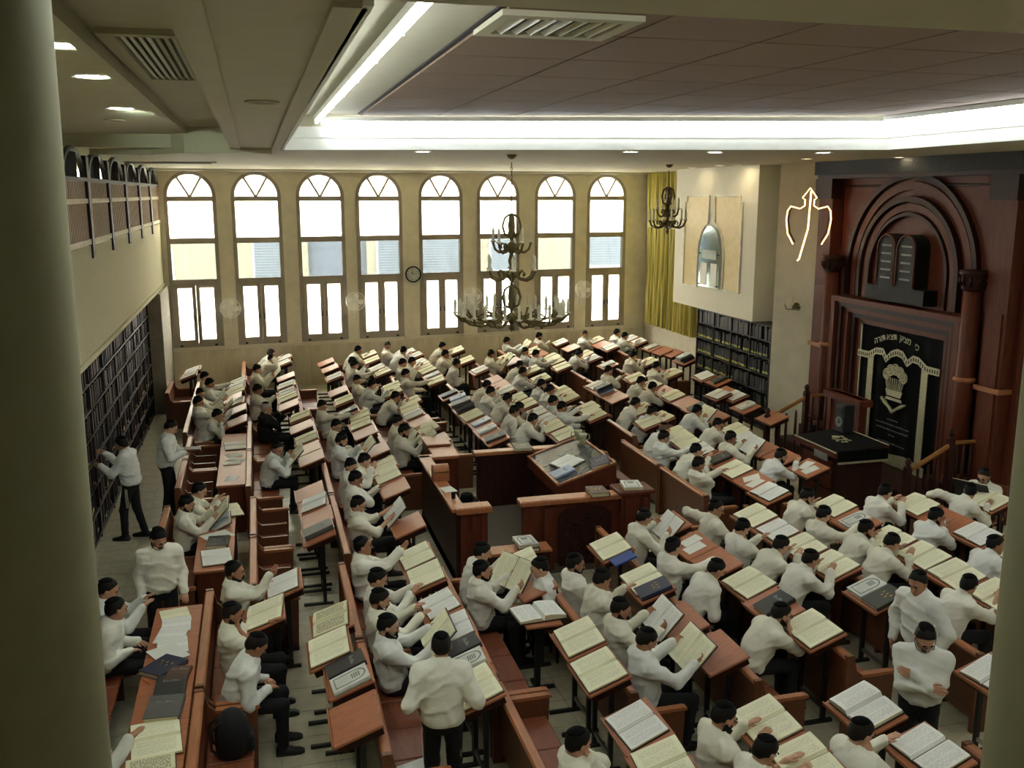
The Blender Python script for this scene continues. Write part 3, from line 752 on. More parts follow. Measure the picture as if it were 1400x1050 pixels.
# ================================================================== WHITE WALL BOX, CURTAINS, SIGN
bx = thing('wall_box', 'white boxed-in wall unit with two yellow panels above the right bookcase', 'wall unit', (11.2, 0, 0))
part('body', MB().box((0, 20.0, 2.45), (.8, 24.45, 6.05)), [mat('box white', (214, 208, 188), .7, var=.02)], bx)
YP = mat('yellow marble panel', (194, 168, 92), .45, var=.08)
MOLD = mat('white moulding', (224, 222, 206), .5)
def ypanel(pts, nm):
    p = part('yellow_panel', MB().prism(pts, 'x', -.012, .0), [YP], bx)
    n = len(pts)
    fr = MB()
    for i in range(n):
        a, b = pts[i], pts[(i + 1) % n]
        fr.tube([(-.018, a[0], a[1]), (-.018, b[0], b[1])], .022, 6)
    part('moulding', fr, [MOLD], p)
A = [(22.25 + .72 * math.cos(math.pi * i / 12), 3.85 + .85 * math.sin(math.pi * i / 12)) for i in range(13)]   # around the arch
left_p = [(23.8, 3.0), (23.8, 5.2), (23.7, 5.2), (23.7, 5.35), (22.4, 5.35)] + [p for p in A[::-1] if p[0] > 22.4] + [(22.97, 3.0)]
right_p = [(20.68, 3.05), (20.68, 5.2), (20.8, 5.2), (20.8, 5.35), (22.1, 5.35)] + [p for p in A if p[0] < 22.1] + [(21.53, 3.05)]
ypanel(left_p, 'l'); ypanel(right_p, 'r')
plq = thing('glass_plaque', 'arched glass plaque with four bolts between the yellow panels', 'plaque', (11.16, 22.25, 3.05))
part('glass', MB().prism([(-.56, 0), (.56, 0), (.56, .85)] + [(.56 * math.cos(math.pi * i / 14), .85 + .7 * math.sin(math.pi * i / 14)) for i in range(1, 14)] + [(-.56, .85)], 'x', -.012, 0), [MIRR], plq)
part('backing', MB().prism([(-.54, .02), (.54, .02), (.54, .85)] + [(.54 * math.cos(math.pi * i / 14), .85 + .68 * math.sin(math.pi * i / 14)) for i in range(1, 14)] + [(-.54, .85)], 'x', .005, .02), [mat('pale plaque', (204, 208, 200), .3)], plq)
part('notice', MB().box((-.02, .1, .05), (-.013, .45, .62)), [PAPER], plq); part('notice', MB().box((-.02, -.45, .05), (-.013, -.12, .62)), [PAPER], plq)
part('notice', MB().box((-.02, -.4, .72), (-.013, .4, .95)), [mat('grey green notice', (150, 164, 150), .5)], plq)
for y, z in ((-.5, .06), (.5, .06), (-.5, .85), (.5, .85)): part('bolt', MB().lathe([(.02, 0), (.02, .03), (.012, .04)], 10), [BLACKM], plq, rot=(0, R(-90), 0), loc=(-.01, y, z))

cu = thing('curtain', 'olive gold pleated curtain tied in the middle on the right wall', 'curtain', (11.86, 24.5, 0))
def drape(y0, y1, z0, z1, amp, n, gather):
    NX, NZ = n * 8, 10; V = []; F = []
    for j in range(NZ + 1):
        z = z0 + (z1 - z0) * j / NZ
        for i in range(NX + 1):
            u = i / NX; y = y0 + (y1 - y0) * u
            a = amp * (1 - gather * (j / NZ if z1 < 4.7 else 1 - j / NZ))
            V.append((a * math.sin(2 * math.pi * n * u + .8 * math.sin(5 * u)) + .02 * math.sin(31 * u + z), y, z))
    for j in range(NZ):
        for i in range(NX):
            a = j * (NX + 1) + i; F.append((a, a + 1, a + NX + 2, a + NX + 1))
    V += [(x + .012, y, z) for x, y, z in V]; h = len(V) // 2
    F += [tuple(reversed([q + h for q in f])) for f in F]
    b = MB(); b.add(V, F); return b
for (a, b) in ((-.15, 1.7), (1.85, 3.35)):
    part('upper_drape', drape(a, b, 4.52, 6.03, .07, 8, .5), [CURT], cu, True)
    part('lower_drape', drape(a, b, 1.4, 4.4, .085, 8, .5), [CURT], cu, True)
    part('tie_band', drape(a, b, 4.38, 4.54, .05, 8, 0), [mat('tie band satin', (214, 206, 150), .3)], cu, True)

# neon crown
cr = thing('neon_crown', 'glowing neon crown sign hung before the stone pier', 'sign', (11.0, 17.55, 4.6), R(57))
CR = [(-.34, -.02), (-.36, .08), (-.44, .28), (-.42, .46), (-.36, .55), (-.18, .50), (-.09, .56), (-.09, .68), (-.14, .72), (0, .92), (.14, .72), (.09, .68), (.09, .56), (.18, .50), (.36, .55), (.42, .46), (.44, .28), (.36, .08), (.3, -.04)]
CR = [(-.28, -.22), (-.40, 0)] + CR[2:-2] + [(.40, 0), (.28, -.22)]
part('neon_tube', MB().tube([(-.03, -y, z) for y, z in CR], .013, 6), [NEON], cr)
part('neon_bar', MB().tube([(-.05, -.02, .86), (-.05, .0, .1), (-.05, .14, -.52), (-.05, .18, -.56)], .016, 6), [NEON], cr)
part('frame', MB().tube([(0, -y * .93, z * .95 + .02) for y, z in CR], .03, 6), [mat('crown frame bronze', (70, 52, 28), .5)], cr)
part('bracket', MB().tube([(0, 0, .1), (.5, 0, .1)], .012, 6), [BLACKM], cr)

def flame_arm(mb, pts, r): mb.tube(pts, r, 6)
def sconce(loc, rz, label):
    t = thing('wall_sconce', label, 'lamp', loc, rz)
    part('backplate', MB().lathe([(.001, .03), (.06, .02), (.08, 0), (.08, -.01)], 12), [BRASS], t, rot=(0, R(-90), 0))
    for s in (-1, 0, 1):
        a = part('arm', MB().tube([(-.02, 0, 0), (-.1, s * .07, -.07), (-.16, s * .15, -.06), (-.18, s * .18, .03)], .011, 6), [BRASS], t, True)
        part('candle', MB().lathe([(.035, 0), (.02, .01), (.013, .02), (.013, .12), (.018, .15), (.004, .2)], 8), [CANDLE], a, loc=(-.18, s * .18, .03))
sconce((11.33, 18.35, 3.0), R(32), 'brass candle sconce on the stone pier')

# ================================================================== CLOCK, FANS
def onwall(u, z, off=0): return (WA[0] + u * math.cos(WANG) + off * math.sin(WANG), WA[1] + u * math.sin(WANG) - off * math.cos(WANG), z)
ck = thing('wall_clock', 'round wall clock with dark rim between the windows', 'clock', onwall(7.33, 3.1, .02), WANG)
part('rim', MB().lathe([(.2, 0.02), (.235, .0), (.24, .05), (.2, .05), (.2, .02)], 28, cap=False), [BLACKM], ck, rot=(R(90), 0, 0))
part('face', MB().lathe([(.2, .0), (.2, .02)], 28), [CLOCKF], ck, rot=(R(90), 0, 0))
for i in range(12):
    a = i * math.pi / 6; part('hour_mark', MB().box((-.006, -.026, .145), (.006, -.022, .18)), [BLACKM], ck, M=Matrix.Rotation(a, 4, 'Y'))
part('hour_hand', MB().box((-.007, -.03, 0), (.007, -.027, .09)), [BLACKM], ck, rot=(0, R(-40), 0)); part('minute_hand', MB().box((-.005, -.033, 0), (.005, -.031, .15)), [BLACKM], ck, rot=(0, R(-12), 0))
def fan(u, z, label):
    t = thing('wall_fan', label, 'fan', onwall(u, z, 0), WANG, 'white wall fans between the windows')
    part('bracket', MB().box((-.03, -.05, -.5), (.03, 0, -.05)).tube([(0, -.04, -.25), (0, -.16, -.1), (0, -.16, 0)], .025, 8), [FANW], t)
    part('motor', MB().lathe([(.03, 0), (.08, .02), (.09, .1), (.05, .16)], 14), [FANW], t, True, (0, -.12, 0), (R(80), 0, R(10)))
    cg = MB()
    for r, dd in ((.27, 0), (.25, .05), (.18, .075), (.09, .085), (.27, .03)):
        cg.tube([(r * math.cos(i * math.pi / 12), r * math.sin(i * math.pi / 12), dd) for i in range(25)], .006, 4, cap=False)
    for i in range(20):
        a = i * math.pi / 10; cg.tube([(.04 * math.cos(a), .04 * math.sin(a), .09), (.18 * math.cos(a), .18 * math.sin(a), .075), (.26 * math.cos(a), .26 * math.sin(a), .03)], .004, 4)
    MM = Matrix.Translation((0, -.26, 0)) @ Matrix.Rotation(R(80), 4, 'X')
    part('cage', cg, [FANW], t, True, M=MM)
    for i in range(4):
        a = i * math.pi / 2
        part('blade', MB().prism([(.03, -.03), (.14, -.09), (.23, -.06), (.22, .05), (.1, .06), (.03, .03)], 'z', .03, .036), [FANW], t, M=MM @ Matrix.Rotation(a, 4, 'Z') @ Matrix.Rotation(R(18), 4, 'X'))
for k, (u, z) in enumerate([(2.15, 2.34), (5.58, 2.4), (9.08, 2.42), (12.67, 2.5)]): fan(u, z, 'white wall fan, %s from the left between the windows' % ORD[k + 1])

# ================================================================== CHANDELIERS
def chandelier(loc, label, tiers, top, big):
    t = thing('chandelier', label, 'chandelier', loc)
    ch = MB(); z = top
    zs0 = tiers[0][1] + .55
    part('canopy', MB().lathe([(.02, top - .08), (.07, top - .05), (.09, top - .01), (.09, top)], 14), [BRASS], t, True)
    links = int((top - .08 - zs0) / .07)
    lk = MB(); lk.tube([(.014 * math.cos(a * math.pi / 5), 0, .045 * math.sin(a * math.pi / 5)) for a in range(11)], .006, 5, cap=False)
    lm = lk.mesh('chain_link', [BRASS], True)
    for i in range(links): inst('chain_link', lm, t, (0, 0, zs0 + .04 + i * .07), (0, 0, (i % 2) * math.pi / 2))
    prof = [(.01, zs0)]
    for (r, zt, n, m) in tiers:
        prof += [(.05, zt + .42), (.02, zt + .36), (.07, zt + .22), (.03, zt + .12), (.025, zt + .08), (.1, zt + .02), (.12, zt - .03), (.06, zt - .09), (.022, zt - .14)]
    prof += [(.05, tiers[-1][1] - .2), (.005, tiers[-1][1] - .26)]
    part('stem', MB().lathe(prof, 14), [BRASS], t, True)
    sc = MB()
    for zt in [x[1] + .32 for x in tiers[::2]]:
        for k in range(4):
            a = k * math.pi / 2; P = [(.03, .22), (.12, .16), (.16, .02), (.12, -.12), (.03, -.16)]
            sc.tube([(r * math.cos(a), r * math.sin(a), zt + q) for r, q in P], .022, 6)
    part('scrolls', sc, [BRASS], t, True)
    am = {}
    cm = MB().lathe([(.03, -.02), (.062, .0), (.026, .012), (.024, .02), (.024, .13), (.03, .17), (.018, .215), (.002, .25)], 8).mesh('candle', [CANDLE], True)
    for ti, (r, zt, n, m) in enumerate(tiers):
        a = MB(); q = r / .4
        a.tube([(.08, 0, 0), (.16 * q, 0, -.09), (.27 * q, 0, -.11), (.36 * q, 0, -.06), (r, 0, .04), (r, 0, .07)], [.03, .026, .024, .022, .02, .034], 7)
        a.tube([(.12 * q, 0, -.06), (.15 * q, 0, .02), (.2 * q, 0, .05), (.24 * q, 0, 0), (.21 * q, 0, -.04)], .018, 6)
        if m > 1:
            for s in (-1, 1): a.tube([(r * .72, 0, -.08), (r * .85, s * .1, -.07), (r * .92, s * .17, .02), (r * .92, s * .17, .05)], .018, 6)
        ame = a.mesh('arm', [BRASS], True)
        for k in range(n):
            an = 2 * math.pi * (k + .3 * ti) / n
            ar = inst('arm', ame, t, (0, 0, zt), (0, 0, an))
            inst('candle', cm, ar, (r, 0, .08))
            if m > 1:
                for s in (-1, 1): inst('candle', cm, ar, (r * .92, s * .17, .06))
    return t
chandelier((4.25, 15.9, 0), 'large three-tiered brass chandelier hanging over the reading platform', [(.34, 4.52, 5, 1), (.44, 4.05, 6, 1), (.98, 3.3, 10, 3)], 6.05, True)
chandelier((9.1, 20.3, 0), 'small brass chandelier hanging before the olive curtain', [(.26, 5.0, 4, 1), (.42, 4.75, 6, 1)], 6.05, False)

# ================================================================== OUTSIDE
bd = thing('building', 'sunlit cream house across the street with louvred shutters', 'building', (0, 38.5, 0))
CRM = mat('cream render', (190, 180, 150), .9); GRYW = mat('grey render', (140, 143, 146), .9)
part('wall', MB().box((-9, 0, -4), (2.0, .4, 12)).box((4.3, 0, -4), (24, .4, 12)), [CRM], bd)
part('grey_wall', MB().box((2.0, .3, -4), (4.3, .6, 9)), [GRYW], bd)
SHU = mat('shutter grey', (140, 145, 148), .7)
for x, w, z in ((.7, 1.5, 2.2), (-3.6, 1.0, 1.8), (5.4, 1.3, 2.2), (7.4, 2.6, 2.2), (10.2, 1.6, 2.3), (14.4, 2.0, 2.4), (18.5, 2.0, 2.4)):
    wn = part('window', MB().box((x - w / 2 - .08, -.06, z - .08), (x + w / 2 + .08, 0, z + 1.5)), [WHITE], bd)
    for i in range(13):
        part('slat', MB().box((x - w / 2, -.09, z + .03 + i * .105), (x + w / 2, -.062, z + .1 + i * .105)), [SHU], wn)
gr = struct('ground', MB().box((-30, 28.9, -4.2), (40, 60, -4)), [GRYW], 'street outside')

# ================================================================== READING PLATFORM (bima)
bm_ = thing('reading_platform', 'mahogany reading platform enclosure with carved panel in mid hall', 'platform', (0, 0, 0))
def P_(name, mb, m, par=bm_, sm=False): return part(name, mb, [m] if not isinstance(m, list) else m, par, sm)
CARPET = mat('grey brown carpet', (92, 82, 68), .95, var=.15, scale=40)
P_('platform_floor', MB().box((2.5, 12.4, 0), (5.35, 15.25, .14)), CARPET)
w_ = P_('left_wall', MB().box((2.5, 12.35, .0), (2.58, 15.1, 1.08)), W_DARK)
P_('cap', MB().box((2.44, 12.3, 1.08), (2.64, 15.15, 1.13), bev=.012), W_CAP, w_)
w_ = P_('front_post', MB().box((2.58, 12.32, .0), (2.92, 12.42, 1.06)).box((2.56, 12.29, 0), (2.64, 12.45, 1.06)).box((2.86, 12.29, 0), (2.94, 12.45, 1.06)).box((2.72, 12.3, .1), (2.77, 12.43, 1.0)), W_RED)
P_('cap', MB().box((2.5, 12.24, 1.06), (3.0, 12.5, 1.15), bev=.02), W_CAP, w_)
w_ = P_('front_panel', MB().box((3.55, 12.42, .0), (5.25, 12.52, 1.06)).box((3.5, 12.38, 0), (3.72, 12.56, 1.06)).box((3.8, 12.39, .05), (3.95, 12.42, 1.0)), W_RED)
P_('cap', MB().box((3.44, 12.34, 1.06), (5.0, 12.6, 1.13), bev=.018), W_CAP, w_)
P_('arched_frame', MB().prism([(4.02, .1), (4.82, .1), (4.82, .86), (4.7, .96), (4.42, 1.0), (4.14, .96), (4.02, .86)], 'y', 12.385, 12.425), W_DARK, w_)
cv = MB(); rr_ = random.Random(3)
for i in range(70):
    x = 4.12 + .6 * rr_.random(); z = .17 + .7 * rr_.random(); a = rr_.random() * 6.28; r = .02 + .03 * rr_.random()
    cv.tube([(x + r * (1 - q / 7) * math.cos(a + q * .9), 12.378, z + r * (1 - q / 7) * math.sin(a + q * .9)) for q in range(6)], .009, 5)
P_('carving', cv, W_DARK, w_, True)
w_ = P_('corner_pilaster', MB().box((4.95, 12.34, 0), (5.4, 12.66, 1.12)).box((5.0, 12.31, .1), (5.06, 12.34, 1.05)).box((5.28, 12.31, .1), (5.34, 12.34, 1.05)), W_RED)
P_('cap', MB().box((4.9, 12.28, 1.12), (5.46, 12.72, 1.18), bev=.02), W_RED, w_)
w_ = P_('right_wall', MB().box((5.3, 12.6, 0), (5.4, 15.2, 1.02)), W_DARK)
P_('cap', MB().box((5.26, 12.6, 1.02), (5.44, 15.2, 1.07), bev=.012), W_RED, w_)
w_ = P_('rear_wall', MB().box((3.45, 15.15, 0), (5.35, 15.25, 1.06)), W_DARK)
P_('cap', MB().box((3.4, 15.1, 1.06), (5.4, 15.3, 1.12), bev=.012), W_CAP, w_)
w_ = P_('left_return', MB().box((2.5, 15.05, 0), (3.05, 15.15, 1.08)), W_RED)
P_('cap', MB().box((2.44, 15.0, 1.08), (3.1, 15.2, 1.13), bev=.012), W_CAP, w_)
# sloping reading table
rt = thing('reading_table', 'sloping mahogany reading table with dark covered top on the platform', 'table', (4.27, 13.25, 0))
sl = lambda x: 1.02 + .30 * x / .95
part('body', MB().prism([(0.1, .142), (.9, .142), (.9, sl(.9) - .03), (.1, sl(.1) - .1)], 'y', .06, 1.64), [W_DARK], rt)
part('table_case', MB().prism([(0, .86), (.95, .98), (.95, sl(.95)), (0, sl(0))], 'y', 0, 1.7), [W_RED], rt)
tl = math.atan2(.30, .95)
part('rim', MB().box((0, 0, 0), (1.0, .035, .03)).box((0, 1.665, 0), (1.0, 1.7, .03)).box((0, .035, 0), (.04, 1.665, .045)).box((.965, .035, 0), (1.0, 1.665, .03)), [W_CAP], rt, M=Matrix.Translation((0, 0, sl(0))) @ tri_tilt(tl))
part('cover', MB().box((.04, .04, .0), (.96, 1.66, .012)), [mat('grey plastic over velvet', (66, 68, 72), .22, var=.2)], rt, M=Matrix.Translation((0, 0, sl(0))) @ tri_tilt(tl))
em = MB(); 
for i in range(26):
    a = rr_.random() * 6.28; r = .16 * math.sqrt(rr_.random()); em.tube([(.5 + r * math.cos(a), .85 + 1.5 * r * math.sin(a), .014), (.5 + r * math.cos(a) + .03, .85 + 1.5 * r * math.sin(a) + .04, .014)], .008, 4)
part('embroidery', em, [SILVER], rt, M=Matrix.Translation((0, 0, sl(0))) @ tri_tilt(tl))

# wooden box with rounded lid, papers, cup, hat on the left wall of the platform
ab = thing('arched_box', 'small wooden box with rounded lid on the platform wall', 'box', (2.55, 13.75, 1.13))
part('body', MB().prism([(-.11, 0), (.11, 0), (.11, .14)] + [(.11 * math.cos(i * math.pi / 10), .14 + .1 * math.sin(i * math.pi / 10)) for i in range(1, 10)] + [(-.11, .14)], 'x', -.12, .12), [W_CAP], ab)
part('band', MB().prism([(-.115, .13), (.115, .13), (.115, .15), (-.115, .15)], 'x', -.125, .125), [BRASS], ab)
tg = part('paper_sheet', MB().box((-.09, -.13, 0), (.1, .14, .003)), [PAPER], None, loc=(2.56, 13.2, 1.132), rot=(0, 0, .2)); tag(tg, 'loose white paper on the platform wall behind the glass', 'paper')
gc = part('drinking_glass', MB().lathe([(.03, 0), (.035, .09), (.032, .09), (.028, .01)], 14), [GLASS], None, True, (2.55, 12.75, 1.14)); tag(gc, 'small drinking glass on the platform wall corner', 'glass')
ht = thing('hat', 'black brimmed hat lying at the platform corner', 'hat', (2.8, 13.0, 1.0))
part('crown', MB().lathe([(.1, 0), (.1, .07), (.085, .11), (.02, .1)], 18), [VELVET], ht, True); part('brim', MB().lathe([(.17, .012), (.175, .016), (.1, .006), (.1, .0)], 18), [VELVET], ht, True)
part('shelf', MB().box((-.17, -.2, -.02), (.18, .2, 0)), [W_DARK], ht)
# pedestal boxes beside the platform
for k, (x, y, h) in enumerate(((2.98, 15.68, 1.0), (2.96, 16.32, 1.04))):
    cb_ = thing('low_cabinet', ['mahogany cabinet with pale glossy lid behind the platform corner', 'mahogany cabinet with pale lid, farther of the two behind platform'][k], 'cabinet', (x, y, 0))
    part('body', MB().box((-.21, -.29, 0), (.2, .29, h)), [W_RED], cb_); part('lid', MB().box((-.23, -.31, h), (.22, .31, h + .03), bev=.01), [W_DESK], cb_)
# two silver washing cups on the reading table
def cup(x, y, z, label):
    t = thing('washing_cup', label, 'cup', (x, y, z))
    part('bowl', MB().lathe([(.05, 0), (.055, .01), (.045, .05), (.06, .11), (.07, .17), (.06, .17), (.05, .1), (.03, .05)], 16), [SILVER], t, True)
    for s in (-1, 1): part('handle', MB().tube([(s * .055, 0, .14), (s * .11, 0, .15), (s * .12, 0, .08), (s * .05, 0, .05)], .009, 6), [SILVER], t, True)
cup(5.1, 14.75, 1.325, 'two-handled silver cup on the reading table, farther one'); cup(5.1, 14.5, 1.325, 'two-handled silver cup on the reading table, nearer one')

# ================================================================== ARK WALL
AX = 11.75; YC = 15.28
PZ = .24
ark = thing('holy_ark', 'towering mahogany ark wall with arches, columns and stepped door frame', 'ark', (0, 0, 0))
def K(name, mb, m, par=ark, sm=False): return part(name, mb, m if isinstance(m, list) else [m], par, sm)
K('back_panel', MB().box((AX, 12.4, 0), (AX + .2, 18.0, 5.8)), W_RED)
co = K('cornice', MB().box((AX - .34, 12.2, 5.78), (AX + .2, 18.08, 6.05)), GREENMARB)
K('cornice_bead', MB().box((AX - .28, 12.3, 5.7), (AX, 18.04, 5.78)), W_DARK, co)
for s in (-1, 1):
    y = YC + s * 2.5
    p = K('pilaster', MB().box((AX - .22, y - .24, .6), (AX, y + .24, 5.7)).box((AX - .25, y - .17, .8), (AX - .22, y + .17, 3.5)), W_RED)
    K('base', MB().box((AX - .3, y - .3, .5), (AX, y + .3, .66)), W_RED, p); K('band', MB().box((AX - .27, y - .28, 2.2), (AX, y + .28, 2.28)), W_CAP, p)
    K('capital', MB().box((AX - .3, y - .3, 5.3), (AX, y + .3, 5.7)), W_DARK, p)
    y = YC + s * 2.02
    c = K('column', MB().lathe([(.15, .62), (.15, 2.1), (.14, 3.85)], 18, c=(AX - .28, y, 0)), W_RED, ark, True)
    K('column_base', MB().lathe([(.22, .5), (.22, .6), (.18, .66), (.16, .7)], 18, c=(AX - .28, y, 0)), W_RED, c, True)
    K('column_ring', MB().lathe([(.15, 2.28), (.185, 2.31), (.185, 2.34), (.15, 2.37)], 18, c=(AX - .28, y, 0)), W_CAP, c, True)
    cap = MB().lathe([(.14, 3.82), (.19, 3.86), (.17, 3.92), (.2, 4.0), (.19, 4.06), (.23, 4.1), (.23, 4.16)], 18, c=(AX - .28, y, 0))
    for i in range(10):
        a = i * math.pi / 5; cap.tube([(AX - .28 + .17 * math.cos(a), y + .17 * math.sin(a), 3.9), (AX - .28 + .22 * math.cos(a), y + .22 * math.sin(a), 3.98), (AX - .28 + .2 * math.cos(a), y + .2 * math.sin(a), 4.05)], .022, 5)
    K('column_capital', cap, W_DARK, c, True)
    K('plinth', MB().box((AX - .5, y - .42, PZ + .001), (AX, y + .55, .5)), W_DARK)
for k, (r0, r1, xo, m) in enumerate(((1.76, 1.86, .1, W_DARK), (1.55, 1.70, .06, W_RED), (1.34, 1.44, .12, W_DARK), (1.18, 1.30, .07, W_RED), (1.08, 1.14, .1, W_DARK))):
    mb = MB().ring(YC, 3.92, r0, r1, 0, math.pi, AX - xo, AX + .02)
    mb.box((AX - xo, YC - r1, 3.38), (AX + .02, YC - r0, 3.92)).box((AX - xo, YC + r0, 3.38), (AX + .02, YC + r1, 3.92))
    K('arch_moulding', mb, m)
for s in (-1, 1):
    K('spandrel_bead', MB().tube([(AX - .02, YC + s * 2.2, 4.3), (AX - .02, YC + s * 2.2, 5.55), (AX - .02, YC + s * .9, 5.55)], .025, 6), W_DARK)
for k in range(5):     # stepped frame, jambs and lintel each step proud of the next
    o0, o1 = 1.88 - k * .135, 1.88 - (k + 1) * .135; z1 = 3.36 - k * .1; xo = .36 - k * .07
    K('door_frame', MB().box((AX - xo, YC - o0, PZ + .002), (AX, YC - o1, z1)).box((AX - xo, YC + o1, PZ + .002), (AX, YC + o0, z1)).box((AX - xo, YC - o1, z1 - .1), (AX, YC + o1, z1)), [W_RED, W_DARK][k % 2])  # alternate steps coloured darker, painting in the groove shade between them
# tablets
tb_ = K('tablets_base', MB().box((AX - .3, YC - .84, 3.42), (AX, YC + .84, 3.70)), GREENMARB)
for s in (-1, 1):
    y = YC + s * .285
    t1 = K('stone_tablet', MB().prism([(y - .27, 3.7), (y + .27, 3.7), (y + .27, 4.4)] + [(y + .27 * math.cos(i * math.pi / 10), 4.4 + .27 * math.sin(i * math.pi / 10)) for i in range(1, 10)] + [(y - .27, 4.4)], 'x', AX - .3, AX), GREENMARB)
    fr = MB().tube([(AX - .31, y - .255, 3.72), (AX - .31, y - .255, 4.4)] + [(AX - .31, y - .255 * math.cos(i * math.pi / 10), 4.4 + .255 * math.sin(i * math.pi / 10)) for i in range(1, 10)] + [(AX - .31, y + .255, 4.4), (AX - .31, y + .255, 3.72)], .018, 6)
    K('tablet_rim', fr, W_RED, t1)
    ln = MB()
    for i in range(5): ln.box((AX - .308, y - .15, 3.84 + i * .15), (AX - .3, y + .14, 3.875 + i * .15))
    K('carved_line', ln, GREYP, t1)
# dais and steps
PZ = .24
st = thing('ark_dais', 'dark wooden dais with a step before the ark', 'platform', (0, 0, 0))
part('floor_board', MB().box((10.75, 12.4, 0), (AX - .003, 17.9, PZ)), [W_DARK], st)
part('step', MB().box((10.4, 13.6, 0), (10.75, 16.9, PZ / 2)), [W_DARK], st)
# ark curtain
pc = thing('ark_curtain', 'black velvet ark curtain with silver bands, crown and lettering', 'curtain', (AX - .06, YC, 0))
V = []; F = []; NX, NZ = 40, 6
for j in range(NZ + 1):
    for i in range(NX + 1):
        u = i / NX; V.append((.02 * math.sin(u * 34) * (1 - .5 * j / NZ), (u - .5) * 2.38, PZ + .04 + (2.85 - PZ - .04) * j / NZ))
for j in range(NZ):
    for i in range(NX): a = j * (NX + 1) + i; F.append((a, a + NX + 1, a + NX + 2, a + 1))
part('velvet', MB().add(V, F), [VELVET], pc, True)
for y in (-.8, .79): part('silver_band', MB().box((-.045, y - .085, PZ + .1), (-.03, y + .085, 2.3)), [SILVER], pc)
part('edge_braid', MB().box((-.04, 1.13, PZ + .2), (-.03, 1.165, 2.85)), [SILVER], pc)
hem = MB().prism([(-.98, PZ + .02), (.9, PZ + .02), (.9, PZ + .22), (.55, PZ + .27), (.1, PZ + .21), (-.4, PZ + .27), (-.98, PZ + .2)], 'x', -.05, -.03); part('silver_hem', hem, [SILVER], pc)
vp = [(1.2, 2.34), (.85, 2.34), (.62, 2.46), (.42, 2.47), (.3, 2.34), (.16, 2.46), (0, 2.52), (-.16, 2.5), (-.32, 2.36), (-.46, 2.47), (-.62, 2.46), (-.85, 2.34), (-1.2, 2.34)]
part('scalloped_band', MB().prism([(y, z) for y, z in vp] + [(y, z - .13) for y, z in vp[::-1]], 'x', -.06, -.045), [SILVER], pc)
bd2 = MB()
for i in range(36):
    y = -1.15 + 2.3 * i / 35
    z = np.interp(y, [p[0] for p in vp[::-1]], [p[1] for p in vp[::-1]]); bd2.box((-.064, y - .016, z - .1), (-.06, y + .014, z - .035))
part('dark_beads', bd2, [BLACKM], pc)
cw = MB()
for i in range(5):
    a = R(150 - i * 30); cy, cz = -.27 * math.cos(a) * 1.05, 1.98 + .24 * math.sin(a)
    for r in (.1, .06, .03): cw.tube([(-.055, cy + r * math.cos(q * math.pi / 6), cz + r * math.sin(q * math.pi / 6)) for q in range(13)], .016, 5, cap=False)
cw.prism([(-.2, 1.7), (.2, 1.7), (.25, 1.82), (-.25, 1.82)], 'x', -.06, -.045)
for i in range(9): cw.tube([(-.055, -.2 + i * .05, 1.82), (-.055, (-.2 + i * .05) * 1.35, 2.05)], .014, 5)
cw.prism([(-.24, 1.62), (.24, 1.62), (.22, 1.67), (-.22, 1.67)], 'x', -.06, -.045)
part('crown_emblem', cw, [SILVER], pc, loc=(0, 0, -.1))
part('ribbon_emblem', MB().tube([(-.055, .36, 1.52), (-.055, .25, 1.45), (-.055, .12, 1.38), (-.055, 0, 1.3), (-.055, -.12, 1.38), (-.055, -.25, 1.45), (-.055, -.36, 1.5)], [.03, .04, .03, .04, .03, .04, .02], 6), [SILVER], pc)
def glyphs(txt, size, m, name, par, M):
    cu_ = bpy.data.curves.new(name, 'FONT'); cu_.body = txt; cu_.size = size; cu_.extrude = .003; cu_.align_x = 'CENTER'; cu_.resolution_u = 2
    to = bpy.data.objects.new(name, cu_); COL.objects.link(to)
    dg = bpy.context.evaluated_depsgraph_get(); me = bpy.data.meshes.new_from_object(to.evaluated_get(dg))
    bpy.data.objects.remove(to); me.materials.clear(); me.materials.append(m)
    return inst(name, me, par, M=M)
FM = Matrix(((0, 0, -1, 0), (-1, 0, 0, 0), (0, 1, 0, 0), (0, 0, 0, 1)))     # text plane -> curtain plane seen from the hall
words = ['\u05db\u05d9', '\u05de\u05e6\u05d9\u05d5\u05df', '\u05ea\u05e6\u05d0', '\u05ea\u05d5\u05e8\u05d4']
for wd, a in zip(words, (-27, -10, 9, 27)):
    y = math.sin(R(a)) * 1.15; z = 2.62 + (math.cos(R(a)) - .93) * .9
    glyphs(wd[::-1], .17, SILVER, 'lettering', pc, Matrix.Translation((-.05, y, z)) @ Matrix.Rotation(R(-a * .8), 4, 'X') @ FM)
for z, w, n in ((1.12, .16, 6), (1.02, .5, 18), (.92, .48, 18), (.82, .1, 4), (.66, .42, 14)):
    sm2 = MB()
    for i in range(n):
        y = -w + 2 * w * (i + .5) / n; hh = rr_.uniform(.015, .032); sm2.box((-.04, y - .016, z), (-.036, y + .012, z + hh))
    part('small_print', sm2, [GREYP], pc)

